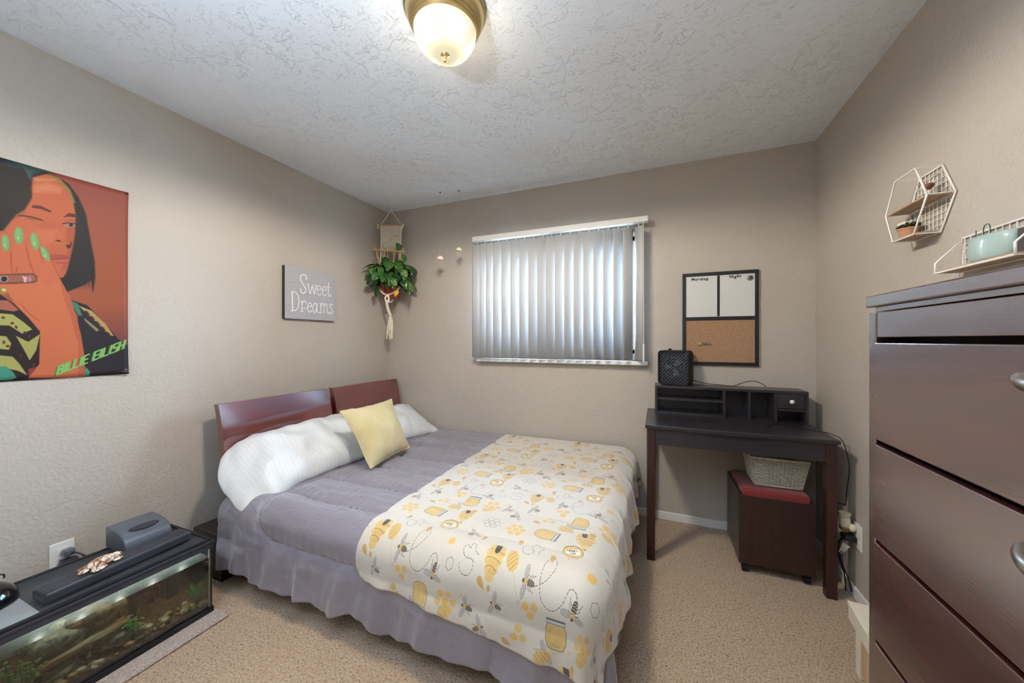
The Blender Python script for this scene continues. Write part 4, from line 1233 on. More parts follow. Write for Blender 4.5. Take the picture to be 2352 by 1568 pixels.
box(TX0 + .009, TX0 + .012, .66, TY1 - .01, .04, .30).build('background_film', mat('dark_film', srgb(46, 26, 24), .6), tk)
def water_plant(x, y, h, nleaf, spread, m, name, label, wl=.003, bulb=False):
    o = thing(name, (x, y, gz(y, x)), label, 'plant')
    q = MB()
    z0 = gz(y, x)
    for k in range(nleaf):
        a = rs.rand() * 2 * PI; l = h * (.6 + .4 * rs.rand()); sp = spread * rs.rand()
        pts = [(x + sp * t * t * math.cos(a) + .004 * math.cos(a), y + sp * t * t * math.sin(a) + .004 * math.sin(a), z0 - .01 + l * t) for t in (0, .35, .7, 1)]
        if bulb:
            for j in range(5):
                p = Vector(pts[1]).lerp(Vector(pts[3]), j / 4)
                q.blob(p + Vector((rs.rand() - .5, rs.rand() - .5, rs.rand() - .5)) * .02, (.006, .006, .0045), amp=.2, sub=1)
        q.tube(pts, [wl, wl, wl * .8, wl * .3], 4)
    q.build('leaves', m, o, smooth=True, kind='stuff')
    return o
water_plant(-1.905, .945, .115, 46, .035, M['aqgreen'], 'grass_plant', 'bright green grassy plastic plant at the bed end of the aquarium', .0022)
water_plant(-1.925, .735, .085, 14, .025, M['aqgreen'], 'fern_plant', 'small bright green plant in the middle of the aquarium', .0026, True)
water_plant(-1.935, .475, .125, 26, .055, M['aqgreen2'], 'olive_plant', 'bushy olive leaved plant at the left end of the aquarium', .002, True)
water_plant(-2.02, .60, .175, 10, .03, M['aqgreen2'], 'back_plant', 'olive sprig standing behind the white rocks', .002, True)
water_plant(-2.08, .86, .16, 20, .06, M['aqred'], 'red_plant', 'dark red plant at the back of the aquarium near the bed end', .003, True)
dw = thing('driftwood', (-2.02, .75, .06), 'dark branching driftwood behind the brown boulder', 'driftwood')
tube(spline([(-2.0, .765, .05), (-2.0, .77, .13), (-2.0, .768, .24)]), [.012] * 17, 8).build('trunk', M['driftwood'], dw, smooth=True)
tube(spline([(-1.98, .73, .11), (-1.99, .72, .17), (-2.0, .73, .23)]), .004, 6).build('branch', M['driftwood'], dw, smooth=True)
tube(spline([(-1.99, .66, .215), (-1.98, .71, .20), (-1.98, .75, .19)]), .0035, 6).build('branch', M['driftwood'], dw, smooth=True)
box(-2.10, -2.04, .90, .945, .05, .28).build('filter_intake', M['black'], None, loc=(-2.07, .92, .05), bevel=.006, label='black upright filter box inside the aquarium corner', cat='filter')
box(-2.05, -1.885, .235, .425, .04, .235).build('basking_block', M['foam'], None, loc=(-1.96, .33, .04), bevel=.012, seg=3, label='pale blue-grey basking block at the left end of the aquarium', cat='block')

# ------------------------------------------------------------------ macrame plant hanger with pothos in the corner
hx, hy = -2.195, 2.535
dirv = Vector((.93, .36, 0)).normalized()       # the hanging faces into the room across the corner
hg = thing('macrame_hanger', (hx, hy, HC), 'cream macrame plant hanger with woven panel and long tassel in the room corner', 'plant hanger')
MB().lathe([(0, HC), (.012, HC), (.012, HC - .004), (.005, HC - .008), (.004, HC - .02), (0, HC - .02)], 12, (hx, hy, 0)).build('ceiling_hook', M['white'], hg)
def H_(s, z, o=0.0):
    """point of the hanger: s metres along its width, z height, o towards the room"""
    p = Vector((hx, hy, z)) + dirv * s + Vector((dirv.y, -dirv.x, 0)) * o
    return p
ap = HC - .045
tube([(hx, hy, HC - .015), H_(0, ap)], .003, 6).build('cord', M['rope'], hg)
zt, zb = 2.262, 2.045
tube([H_(0, ap), H_(-.088, zt + .006)], .003, 6).build('cord', M['rope'], hg)
tube([H_(0, ap), H_(.092, zt)], .003, 6).build('cord', M['rope'], hg)
tube([H_(-.118, zt + .002), H_(.118, zt - .006)], .006, 8).build('dowel', M['bamboo'], hg)
for s in (-.115, .112): tube([H_(s, zt + .005, .008), H_(s + (.012 if s < 0 else 0) - .012, zt - .035, .01)], .0065, 8).build('cord_end', M['rope'], hg, smooth=True)
q = MB()
n = 22
def zig(k, ph, z0, z1, per=.072):
    pts = []
    for j in range(33):
        t = j / 32; z = z0 + (z1 - z0) * t
        tri = abs(((t * (z0 - z1) / per + ph) % 1) * 2 - 1)
        pts.append((tri, z))
    return pts
for k in range(n + 1):
    s = -.095 + .19 * k / n
    bot = zb - .012 * ((k * 7) % 5) - (.045 if k < 5 else 0)
    q.tube([H_(s * (1 - .10 * t), zt + (bot - zt) * t, .002 * math.sin(k * 2 + t * 20)) for t in np.linspace(0, 1, 8)], .0026, 5)
for row in range(6):         # rows of square knots
    for k in range(12):
        s = -.09 + .18 * (k + (row % 2) * .5) / 12
        if abs(s) < .092: q.blob(H_(s, zt - .014 - .013 * row, .007), (.0056, .0056, .0050), amp=0, sub=2)
for c0 in (-.045, .045):      # diamond ridges
    for (za, zc) in ((zt - .06, zt - .125), (zt - .125, zt - .19)):
        for d in (0, .010):
            for sg in (-1, 1):
                q.tube([H_(c0, za - d, .008), H_(c0 + sg * .045, (za + zc) / 2 - d, .008), H_(c0, zc - d, .008)], .0040, 6)
        for j in range(4): q.blob(H_(c0 + (j % 2 - .5) * .02, (za + zc) / 2 + (j // 2 - .5) * .02, .006), (.007, .007, .006), amp=0, sub=1)
q.build('woven_panel', M['rope'], hg, smooth=True, kind='stuff')
pz = 1.60                      # pot bottom
for k, (s, o) in enumerate(((-.085, .02), (.085, .02), (-.05, -.06), (.05, -.06))):
    tube(spline([H_(s * 1.0, zt - .004, 0), H_(s * 1.02, 1.95, o), H_(s * .98, 1.73, o * 1.1), H_(s * .2, 1.585, .02), H_(0, 1.575, .05)]), .0045, 6).build('cord', M['rope'], hg, smooth=True)
for sg in (-1, 1):
    pts = spline([H_(sg * .088, 1.705, .03), H_(sg * .055, 1.655, .075), H_(0, 1.625, .092)], 12)
    MB().tube(pts, [.007 + .003 * abs(math.sin(i * .9)) for i in range(len(pts))], 8).build('front_strap', M['rope'], hg, smooth=True)
tube(spline([H_(0, 1.630, .092), H_(-.018, 1.605, .092), H_(-.014, 1.578, .088), H_(.006, 1.568, .088), H_(.012, 1.60, .092), H_(0, 1.627, .096)]), .008, 8).build('knot_loop', M['rope'], hg, smooth=True)
tube(spline([H_(-.008, 1.585, .09), H_(-.010, 1.52, .06), H_(.004, 1.455, .03)]), .0125, 10).build('wrapped_cord', M['rope'], hg, smooth=True)
q = MB()
for k in range(16):
    a = k * 2.4; r0 = .004 + .012 * ((k * 37) % 10) / 10
    zz = 1.24 + .11 * ((k * 53) % 10) / 10 * (1 if k % 3 == 0 else .25)
    q.tube(spline([H_(.004 + r0 * .4 * math.cos(a), 1.455, .03 + r0 * .4 * math.sin(a)), H_(.006 + r0 * 1.5 * math.cos(a), 1.40, .03 + r0 * 1.5 * math.sin(a)), H_(.002 + r0 * 1.7 * math.cos(a + .5), 1.33, .03 + r0 * 1.5 * math.sin(a)), H_(-.002 + r0 * 2.1 * math.cos(a), zz, .03 + r0 * 2 * math.sin(a))], 4), .0042, 5)
q.build('tassel', M['rope'], hg, smooth=True, kind='stuff')
pl = thing('pothos_plant', (hx, hy, pz), 'green trailing pothos in a red plastic pot hanging in the macrame hanger', 'plant')
pc = H_(0, 0, .02)
MB().lathe([(.058, pz), (.070, pz + .02), (.086, pz + .115), (.090, pz + .117), (.090, pz + .135), (.084, pz + .135), (.080, pz + .11), (.0, pz + .11)], 40, (pc.x, pc.y, 0)).build('pot', M['terracotta'], pl, angle=35)
MB().lathe([(0, pz + .120), (.078, pz + .118), (.079, pz + .110)], 24, (pc.x, pc.y, 0)).build('soil', M['soil'], pl)
# bamboo trellis
tr = thing('bamboo_trellis', (hx, hy, 1.75), 'small fan of bamboo sticks with a crossbar stuck in the pothos pot', 'trellis')
for s, l in ((-.125, 2.085), (-.045, 2.07), (.045, 2.075), (.125, 2.075)):
    tube([H_(s * .35, 1.72, .02), H_(s, l - .03, .045)], .0055, 6).build('stick', M['bamboo'], tr)
tube([H_(-.14, 2.032, .052), H_(.14, 2.012, .052)], .0065, 8).build('crossbar', M['bamboo'], tr)
# leaves: heart shaped, folded along the midrib; parts that share three meshes
def leaf_mesh(name, m, w=.42, fold=.22, droop=.35):
    q = MB(); n = 9
    for i in range(n + 1):
        t = i / n
        hw = w * (math.sin(PI * t ** .72) ** .75) * (1 - .25 * t) if 0 < t < 1 else 0
        if i == 0: hw = .06
        z = -droop * t * t
        for s in (-1, -.5, 0, .5, 1):
            back = -.13 * (1 - t) ** 4 * abs(s)
            q.v.append(Vector((s * hw, t + back, z + fold * abs(s) * hw - .12 * (abs(s) ** 2) * hw)))
    for i in range(n):
        for j in range(4):
            a = i * 5 + j; q.f.append([a, a + 1, a + 6, a + 5])
    o = q.build(name, m, None, smooth=True, solid=.012)
    return o
protos = [leaf_mesh('leaf', M['leaf_a']), leaf_mesh('leaf', M['leaf_b'], .46, .3, .5), leaf_mesh('leaf', M['leaf_c'], .42, .25, .45)]
protos_used = [0, 0, 0]
rr = random.Random(11)
def leaf(pt, direction, size, kind, roll=0.0, lean=0.0):
    d = Vector(direction).normalized()
    up = Vector((0, 0, 1)) if abs(d.z) < .95 else Vector((0, -1, 0))
    x = d.cross(up).normalized(); z = x.cross(d).normalized()
    Rm = Matrix((x, d, z)).transposed().to_4x4() @ Matrix.Rotation(roll, 4, 'Y')
    src = protos[kind]
    if not protos_used[kind]:
        o = src; protos_used[kind] = 1; o.parent = pl; ORI[o] = ORI[pl]
    else:
        o = piece(src, pl)
    o.location = Vector(pt) - ORI[pl]; o.rotation_euler = Rm.to_euler(); o.scale = (size, size, size)
    return o
stems = MB()
outw = Vector((dirv.y, -dirv.x, 0))
cen = Vector((pc.x, pc.y, pz + .13))
def clampw(p):
    p.x = max(p.x, XL + .04); p.y = min(p.y, YB - .035); return p
for k in range(150):
    th = rr.uniform(-.35 * PI, 1.35 * PI)       # 0 = right along the width, pi/2 = to the room
    el = rr.uniform(-.55, 1.25)
    rad = rr.uniform(.07, .20) * (1.0 if el < .6 else .85)
    d = (dirv * math.cos(th) + outw * math.sin(th)) * math.cos(el) + Vector((0, 0, math.sin(el)))
    pt = cen + Vector((0, 0, .075)) + Vector((d.x * rad * 1.05, d.y * rad, d.z * rad * .95))
    clampw(pt)
    out = Vector((d.x, d.y, 0)).normalized() * .75 + Vector((0, 0, rr.uniform(-1.0, -.1))) + Vector((rr.uniform(-.4, .4), rr.uniform(-.4, .4), 0))
    sz = rr.uniform(.060, .098)
    tip = pt + out.normalized() * sz
    if tip.x < XL + .03: out.x = abs(out.x) * .3 + .1
    if tip.y > YB - .03: out.y = -abs(out.y) * .3 - .1
    leaf(pt, out, sz, rr.choice((0, 0, 1, 1, 1, 2)), rr.uniform(-.7, .7))
    mid = cen.lerp(pt, .5) + Vector((0, 0, .04))
    stems.tube(spline([cen + Vector((rr.uniform(-.04, .04), rr.uniform(-.04, .04), -.02)), mid, pt], 4), .0022, 5)
# the outer leaves one can pick out
for (u, v, y, du, dv, s, kd) in ((880, 606, 2.44, -40, 18, .10, 0), (868, 634, 2.38, -26, 6, .11, 1), (868, 660, 2.38, -8, 16, .085, 0), (944, 612, 2.52, 22, 26, .115, 0), (940, 648, 2.46, 18, 34, .115, 2), (915, 560, 2.52, 6, 30, .07, 1),
                                 (880, 632, 2.35, 0, 6, .07, 1), (905, 640, 2.36, 3, 30, .08, 2), (928, 620, 2.38, 4, 22, .08, 2), (858, 600, 2.50, -18, -4, .07, 0), (925, 585, 2.45, 12, 16, .08, 1)):
    a = P(u, v, 'y', y); b2 = P(u + du, v + dv, 'y', y - .03)
    leaf(a, b2 - a, s, kd, rr.uniform(-.5, .3)); stems.tube(spline([cen, cen.lerp(a, .5) + Vector((0, 0, .04)), a], 4), .0022, 5)
a = P(913, 668, 'y', 2.40)
lf = piece(protos[1], pl); lf.data = lf.data.copy(); lf.data.materials[0] = M['leaf_y']; lf.location = a - ORI[pl]; lf.scale = (.050, .050, .050); lf.rotation_euler = (R(-60), R(-25), R(190)); lf['label'] = 'single yellow leaf over the pot rim'
stems.build('stems', M['stem'], pl, smooth=True, kind='stuff')
# glass and shell jellyfish ornaments on threads
def jelly(x, y, z, col, label, s=1.0):
    o = thing('jellyfish_ornament', (x, y, z), label, 'ornament')
    MB().lathe([(0, .030 * s), (.010 * s, .029 * s), (.020 * s, .022 * s), (.026 * s, .010 * s), (.026 * s, .001), (.022 * s, -.003), (.014 * s, 0), (0, .002)], 24, (x, y, z)).build('shell', col, o, smooth=True)
    q = MB()
    for k in range(7):
        a = k * .9; r0 = .014 * s
        q.tube(spline([(x + r0 * math.cos(a), y + r0 * math.sin(a), z), (x + r0 * 1.3 * math.cos(a), y + r0 * 1.2 * math.sin(a), z - .014 * s), (x + r0 * .7 * math.cos(a), y + r0 * .7 * math.sin(a), z - .024 * s), (x + r0 * 1.3 * math.cos(a + .3), y + r0 * math.sin(a), z - (.03 + .008 * (k % 3)) * s)], 4), .0016, 5)
    q.build('tentacles', M['coral'], o, smooth=True)
    tube([(x, y, z + .029 * s), (x, y, HC - .004)], .0005, 4).build('thread', M['thread'], o)
    MB().lathe([(0, HC), (.006, HC), (.005, HC - .006), (0, HC - .008)], 10, (x, y, 0)).build('ceiling_pin', M['darkgrey'], o)
M['coral'] = mat('pink_coral', srgb(212, 180, 170), .6)
M['thread'] = mat('nylon_thread', srgb(206, 200, 192), .5)
jelly(-1.632, 2.46, 1.893, mat('white_shell', srgb(236, 228, 224), .4), 'white shell jellyfish ornament hanging on a thread, nearer the plant')
jelly(-1.475, 2.49, 1.955, mat('yellow_shell', srgb(222, 212, 168), .4), 'pale yellow shell jellyfish ornament hanging on a thread, nearer the window', .92)

# ------------------------------------------------------------------ desk
dk = thing('writing_desk', (.37, 2.4, 0), 'black-topped wooden writing desk with dark red-brown legs by the back wall', 'desk')
DZ = .762
box(-.061, .803, 2.136, 2.672, DZ - .020, DZ).build('desktop', M['deskblack'], dk, bevel=.002)
for (x, y) in ((-.053, 2.148), (.752, 2.148), (-.053, 2.622), (.752, 2.622)):
    box(x, x + .043, y, y + .043, 0, DZ - .020).build('leg', M['deskleg'], dk, bevel=.002)
box(-.010, .752, 2.153, 2.171, .652, DZ - .020).build('apron', M['deskblack'], dk, bevel=.001)
box(-.010, .752, 2.64, 2.655, .652, DZ - .020).build('apron', M['deskblack'], dk, bevel=.001)
for x in (-.045, .772): box(x, x + .015, 2.191, 2.622, .652, DZ - .020).build('side_apron', M['deskblack'], dk, bevel=.001)
# hutch on the desk
ht = thing('desk_hutch', (.39, 2.58, DZ), 'low black desktop hutch with letter slots, cubbies and one drawer', 'hutch')
y0, y1, z0, z1 = 2.500, 2.662, DZ, .944
box(-.012, .796, y0, y1, z1 - .016, z1).build('top_board', M['deskblack'], ht, bevel=.0015)
for x in (-.012, .373, .503, .634, .781): box(x, x + .015, y0 + .001, y1, z0, z1 - .016).build('divider', M['deskblack'], ht, bevel=.001)
box(.003, .781, y1 - .008, y1, z0, z1 - .016).build('back_board', M['deskblack'], ht)
box(.003, .373, y0 + .004, y1 - .008, .852, .866).build('shelf', M['deskblack'], ht, bevel=.001)
box(.003, .373, y0 + .002, y1 - .008, z0, z0 + .014).build('shelf', M['deskblack'], ht, bevel=.001)
box(.649, .781, y0 + .004, y1 - .008, .826, .838).build('shelf', M['deskblack'], ht, bevel=.001)
dr = box(.651, .779, y0 + .002, y1 - .02, .841, .926).build('drawer', M['deskblack'], ht, bevel=.002)
MB().lathe([(0, .0), (.006, .0), (.005, .008), (.010, .014), (.0125, .020), (.011, .026), (0, .028)], 20, M=Matrix.Translation((.714, y0 + .002, .884)) @ Matrix.Rotation(PI / 2, 4, 'X')).build('knob', M['white'], dr, smooth=True)
# small fan heater
fh = thing('fan_heater', (.115, 2.58, z1), 'small square black fan heater with diagonal grille on the hutch', 'heater')
Mh = Matrix.Translation((.113, 2.590, z1 + .004)) @ Matrix.Rotation(R(-17), 4, 'Z')
w, hh, dp = .094, .222, .062
def rrect(w, h, r, n=6, cx=0, cz=0):
    pts = []
    for (sx, sz, a0) in ((1, 1, 0), (-1, 1, PI / 2), (-1, -1, PI), (1, -1, 3 * PI / 2)):
        for k in range(n + 1):
            a = a0 + k / n * PI / 2
            pts.append((cx + sx * (w - r) + r * math.cos(a), cz + sz * (h - r) + r * math.sin(a)))
    return pts
XZ = Matrix(((1, 0, 0, 0), (0, 0, 1, 0), (0, 1, 0, 0), (0, 0, 0, 1)))
q = MB()
outer = rrect(w, hh / 2, .022); inner = rrect(w - .007, hh / 2 - .007, .016)
def ringprism(q, outer, inner, y0, y1, M):
    n = len(outer)
    vs = [(p[0], y0, p[1]) for p in outer] + [(p[0], y1, p[1]) for p in outer] + [(p[0], y0, p[1]) for p in inner] + [(p[0], y1, p[1]) for p in inner]
    fs = []
    for i in range(n):
        j = (i + 1) % n
        fs += [(i, j, n + j, n + i), (2 * n + j, 2 * n + i, 3 * n + i, 3 * n + j), (j, i, 2 * n + i, 2 * n + j), (n + i, n + j, 3 * n + j, 3 * n + i)]
    q.add(vs, fs, M)
Mo = Mh @ Matrix.Translation((0, 0, hh / 2))
ringprism(q, outer, inner, -dp, dp, Mo)
q.build('casing', M['rubber'], fh, angle=40)
q = MB()
q.prism(inner, .006, M=Mo @ Matrix.Translation((0, -dp + .022, 0)) @ XZ)
q.build('back_plate', M['black'], fh)
q = MB()      # diagonal grille slats
for k in range(-17, 18):
    c = k * .0105
    L_ = []
    for t in np.linspace(-.14, .14, 57):
        x, z = c + t, -c + t
        if abs(x) < w - .006 and abs(z) < hh / 2 - .006 and not (abs(x) > w - .022 and abs(z) > hh / 2 - .022 and math.hypot(abs(x) - w + .022, abs(z) - hh / 2 + .022) > .017): L_.append((x, -dp + .004, z))
    if len(L_) > 1: q.add(*(lambda m_: (m_.v, m_.f))(MB().tube([Mo @ Vector(L_[0]), Mo @ Vector(L_[-1])], .0022, 5)))
q.build('grille', mat('grille_grey', srgb(74, 82, 94), .4), fh, kind='stuff')
q = MB()
for rad in (.02, .045, .066): 
    q.tube([Mo @ Vector((rad * math.cos(a), -dp + .011, rad * math.sin(a))) for a in np.linspace(0, 2 * PI, 33)], .0016, 5)
for k in range(3):
    a = .5 + k * 2.09
    q.add([(0, 0, 0), (.06 * math.cos(a), -.004, .06 * math.sin(a)), (.058 * math.cos(a + .7), .004, .058 * math.sin(a + .7)), (.02 * math.cos(a + 1.0), .003, .02 * math.sin(a + 1.0))], [(0, 1, 2, 3)], M=Mo @ Matrix.Translation((0, -dp + .018, 0)))
q.build('fan', M['midgrey'], fh)
for sx in (-.035, .055): MB().box(sx - .008, sx + .008, -.006, .012, hh - .002, hh + .012, M=Mh).build('handle_lug', M['rubber'], fh, bevel=.003)
for sx in (-.06, .06): MB().box(sx - .01, sx + .01, -.05, .05, -.004, .003, M=Mh).build('foot', M['rubber'], fh, bevel=.002)
tube(spline([P(u, v, 'y', 2.62) for u, v in ((1588, 872), (1620, 880), (1658, 884), (1684, 886), (1700, 881), (1716, 876), (1732, 875), (1748, 880), (1760, 888))]), .0024, 6).build(
    'heater_cord', M['rubber'], None, loc=(.2, 2.6, .96), smooth=True, label='black heater cord curling along the hutch top to the wall', cat='cord')
cab = [Vector((.563, 2.345, DZ + .003)), Vector((.62, 2.42, DZ + .003)), Vector((.69, 2.44, DZ + .003)), Vector((.735, 2.35, DZ + .003)), Vector((.795, 2.30, DZ + .003)), Vector((.822, 2.27, DZ - .002)), Vector((.852, 2.25, .735)), Vector((.876, 2.25, .62)), Vector((.868, 2.25, .50)), Vector((.862, 2.25, .42))]
tube(spline(cab), .0018, 6).build('charging_cable', M['rubber'], None, loc=(.69, 2.35, DZ), smooth=True, label='thin black charging cable lying on the desk and hanging over its right edge', cat='cable')

# ------------------------------------------------------------------ message board
wb = thing('message_board', (.38, YB, 1.075), 'black framed board, whiteboard above and cork below, on the back wall', 'board')
x0, x1, z0, z1 = .160, .594, 1.073, 1.684
YW = YB - .018
MB().box(x0, x0 + .020, YW - .002, YB, z0, z1).box(x1 - .020, x1, YW - .002, YB, z0, z1).box(x0 + .02, x1 - .02, YW - .002, YB, z1 - .021, z1).box(x0 + .02, x1 - .02, YW - .002, YB, z0, z0 + .021).box(x0 + .02, x1 - .02, YW - .001, YB, 1.369, 1.391).build('frame', M['black'], wb, bevel=.0015)
box(x0 + .02, x1 - .02, YW + .006, YB, 1.391, z1 - .021).build('whiteboard', mat('whiteboard', srgb(206, 208, 204), .25), wb)
cork = mat('cork', srgb(172, 138, 108), .9, col2=srgb(142, 108, 82), cs=160, bump=.4, bs=300, cpos=(.4, .62))
box(x0 + .02, x1 - .02, YW + .006, YB, z0 + .021, 1.369).build('cork_panel', cork, wb)
box(.365, .380, YW + .0045, YW + .0065, 1.394, 1.660).build('divider_tape', M['black'], wb)
def text_on(s, x, z, size, name, parent, m, y, rot=0, bold=.0):
    c = bpy.data.curves.new(name, 'FONT'); c.body = s; c.size = size; c.extrude = .0006; c.offset = bold; c.space_character = 1.12
    o = bpy.data.objects.new(name, c); scn.collection.objects.link(o)
    dg = bpy.context.evaluated_depsgraph_get()
    me = bpy.data.meshes.new_from_object(o.evaluated_get(dg))
    bpy.data.objects.remove(o); bpy.data.curves.remove(c)
    q = MB()
    Mq = Matrix.Translation((x, y, z)) @ Matrix.Rotation(rot, 4, 'Y') @ Matrix.Rotation(PI / 2, 4, 'X')
    q.add([v.co for v in me.vertices], [list(p.vertices) for p in me.polygons], Mq)
    bpy.data.meshes.remove(me)
    return q
def slab(q, s_pts, y):
    for (a, b, c, d) in s_pts: q.box(a, b, y - .0006, y, c, d)
yt = YW + .0055
xx = .214
for ch, dz in zip('Morning', (0, -.001, .001, 0, .001, -.001, .001)):
    wch = {'M': .021, 'm': .018, 'i': .009}.get(ch, .0145)
    q = text_on(ch, xx, 1.636 + dz, .024, 't', None, None, yt, bold=.0009)
    if ch in 'ni': slab(q, [(xx, xx + wch * .9, 1.6355 + dz, 1.638 + dz)], yt)
    q.build('letter', M['black'], wb); xx += wch
xx = .434
for ch, dz in zip('Night', (0, 0, -.001, .002, .001)):
    wch = {'N': .0195, 'i': .009, 't': .011}.get(ch, .0145)
    q = text_on(ch, xx, 1.640 + dz, .024, 't', None, None, yt, bold=.0009)
    q.build('letter', M['black'], wb); xx += wch
mg = thing('round_magnet', (.548, YW, 1.636), 'round silver grey magnet in the upper right corner of the whiteboard', 'magnet')
MB().lathe([(0, .006), (.016, .005), (.0175, .002), (.0175, 0), (0, 0)], 28, M=Matrix.Translation((.548, YW + .0055, 1.633)) @ Matrix.Rotation(PI / 2, 4, 'X')).build('disc', mat('magnet_silver', srgb(150, 152, 146), .3, .6), mg, smooth=True)
box(.534, .562, YW - .0015, YW + .0005, 1.628, 1.632).build('band', M['black'], mg); box(.536, .560, YW - .0015, YW + .0005, 1.636, 1.639).build('band', M['black'], mg); MB().blob((.5485, YW - .001, 1.6335), (.006, .0015, .005), amp=0).build('centre', M['black'], mg)
gold, violet = mat('pin_gold', srgb(214, 180, 90), .35, .5), mat('pin_violet', srgb(110, 104, 130), .4)
for (x, col, lbl) in ((.262, gold, 'round gold and pink push pin, leftmost of the three on the cork'), (.292, violet, 'small violet push pin in the middle of three on the cork'), (.314, violet, 'small violet push pin, rightmost of the three on the cork')):
    r0 = .012 if x < .27 else .007
    o = thing('push_pin', (x, YW, 1.216), lbl, 'push pin', 'push pins on the cork board')
    MB().tube([(x + r0 * math.cos(a), YW - .001, 1.216 + r0 * math.sin(a)) for a in np.linspace(0, 2 * PI, 13)], .0028, 6).build('ring', col, o, smooth=True)
    MB().blob((x, YW, 1.216), (r0 * .6, .004, r0 * .6), amp=.2).build('centre', M['coral'] if x < .27 else gold, o, smooth=True)

# ------------------------------------------------------------------ storage cube with red cushion, basket
sc = thing('storage_cube', (.6, 2.38, 0), 'dark brown rolling storage cube with a red cushioned top under the desk', 'storage cube')
bx0, bx1, by0, by1, bz0, bz1 = .405, .735, 2.215, 2.56, .052, .425
MB().box(bx0, bx1, by0, by0 + .015, bz0, bz1 - .012).box(bx0, bx1, by1 - .015, by1, bz0, bz1).box(bx0, bx0 + .015, by0 + .015, by1 - .015, bz0, bz1).box(bx1 - .015, bx1, by0 + .015, by1 - .015, bz0, bz1).box(bx0 + .015, bx1 - .015, by0 + .015, by1 - .015, bz0, bz0 + .015).build('carcass', M['box'], sc, bevel=.002)
MB().box(bx0 + .017, bx1 - .017, by0 + .006, by1 - .017, bz1 - .05, bz1 + .022).build('cushion_top', M['redcushion'], sc, bevel=.016, seg=4)
for (x, y) in ((bx0 + .03, by0 + .03), (bx1 - .03, by0 + .03), (bx0 + .03, by1 - .03), (bx1 - .03, by1 - .03)):
    cs = tube([(x - .012, y, .022), (x + .014, y, .022)], .021, 16).build('caster', M['rubber'], sc, angle=40)
    MB().box(x - .018, x + .020, y - .016, y + .016, .040, .053).build('bracket', M['black'], cs, bevel=.003)
bk = thing('wicker_basket', (.6, 2.40, bz1 + .024), 'white woven wicker basket on the red cushion under the desk', 'basket')
bz = bz1 + .024
def bpt(s, t, z):
    """rectangular basket wall: s 0..4 around, z height above the base"""
    gx, gy = .105 + .16 * z, .085 + .16 * z
    cx, cy = .600, 2.385
    k = int(s) % 4; f = s - int(s)
    c = [(-gx, -gy), (gx, -gy), (gx, gy), (-gx, gy)]
    a, b3 = c[k], c[(k + 1) % 4]
    nx, ny = [(0, -1), (1, 0), (0, 1), (-1, 0)][k]
    return Vector((cx + a[0] + (b3[0] - a[0]) * f + nx * t, cy + a[1] + (b3[1] - a[1]) * f + ny * t, bz + .004 + z))
q = MB(); st = 14
for k in range(4 * st):
    q.tube([bpt(k / st, 0, 0), bpt(k / st, 0, .15)], .0022, 5)
for r_ in range(22):
    z = .003 + r_ * .0068
    for side in range(4):
        pts = [bpt(side + j / (st * 2) * .9999, .0030 * (1 if ((j // 2 + r_) % 2) else -1) * (1 if j % 2 else 1), z) for j in range(st * 2 + 1)]
        q.tube(pts, .0026, 4)
q.build('weave', M['basket'], bk, kind='stuff', smooth=True)
for z in (.001, .152):
    q = MB()
    for side in range(4): q.tube([bpt(side, 0, z), bpt(side + .9999, 0, z)], .005, 6)
    q.build('border', M['basket'], bk, smooth=True)
MB().add([bpt(0, 0, .001), bpt(1, 0, .001), bpt(2, 0, .001), bpt(3, 0, .001)], [(0, 1, 2, 3)]).build('base', M['basket'], bk, solid=.003)

# ------------------------------------------------------------------ outlet, plug-in and adapter on the right wall
outlet('wall_outlet', (XR, 2.185, .305), -1, 'white wall outlet on the right wall between desk and dresser', .072, .118)
af = thing('air_freshener', (.85, 2.20, .33), 'white plug-in air freshener with yellow oil bulb in the right wall outlet', 'air freshener')
MB().lathe([(.012, .020), (.020, .024), (.0225, .034), (.021, .062), (.019, .066), (.020, .070), (.024, .088), (.022, .089), (.010, .080), (.0, .079)], 28, (.842, 2.205, .315)).build('diffuser', M['cream_plastic'], af, angle=40)
MB().lathe([(0, 0), (.013, .002), (.020, .010), (.021, .022), (.014, .026), (0, .026)], 24, (.842, 2.205, .315)).build('oil_bulb', mat('amber_oil', srgb(196, 170, 74), .1, trans=.6, coat=.5), af, smooth=True)
MB().blob((.866, 2.195, .338), (.016, .017, .019), amp=0, sub=3).build('plug_body', M['cream_plastic'], af, smooth=True)
ad = thing('power_adapter', (.86, 2.21, .29), 'black power adapter plugged in below the air freshener', 'adapter')
box(.830, .879, 2.175, 2.225, .277, .303).build('body', M['rubber'], ad, bevel=.006)
tube(spline([(.838, 2.22, .28), (.832, 2.24, .22), (.846, 2.25, .14), (.868, 2.235, .07), (.872, 2.215, .02)]), .003, 6).build('cord', M['rubber'], ad)
tube(spline([(.836, 2.20, .28), (.826, 2.23, .24), (.838, 2.26, .16), (.86, 2.26, .09), (.86, 2.24, .008)]), .003, 6).build('cord', M['rubber'], ad)
tg = thing('paper_tag', (.835, 2.21, .25), 'white paper warning tag hanging on the adapter cord', 'tag')
MB().add([(.832, 2.195, .262), (.856, 2.190, .248), (.838, 2.215, .196), (.822, 2.215, .204)], [(0, 1, 2, 3)]).build('paper', M['white'], tg, solid=.0006)
MB().add([(.8285, 2.210, .2135), (.8405, 2.2085, .2085), (.8385, 2.2115, .200), (.826, 2.2125, .2065)], [(0, 1, 2, 3)]).build('print', mat('red_print', srgb(176, 90, 70), .7), tg)
ch = thing('charger_block', (.82, 2.30, .40), 'black charger bundle hanging behind the right desk leg', 'charger')
MB().blob((.828, 2.285, .385), (.020, .025, .038), amp=.25).build('body', M['rubber'], ch, smooth=True)
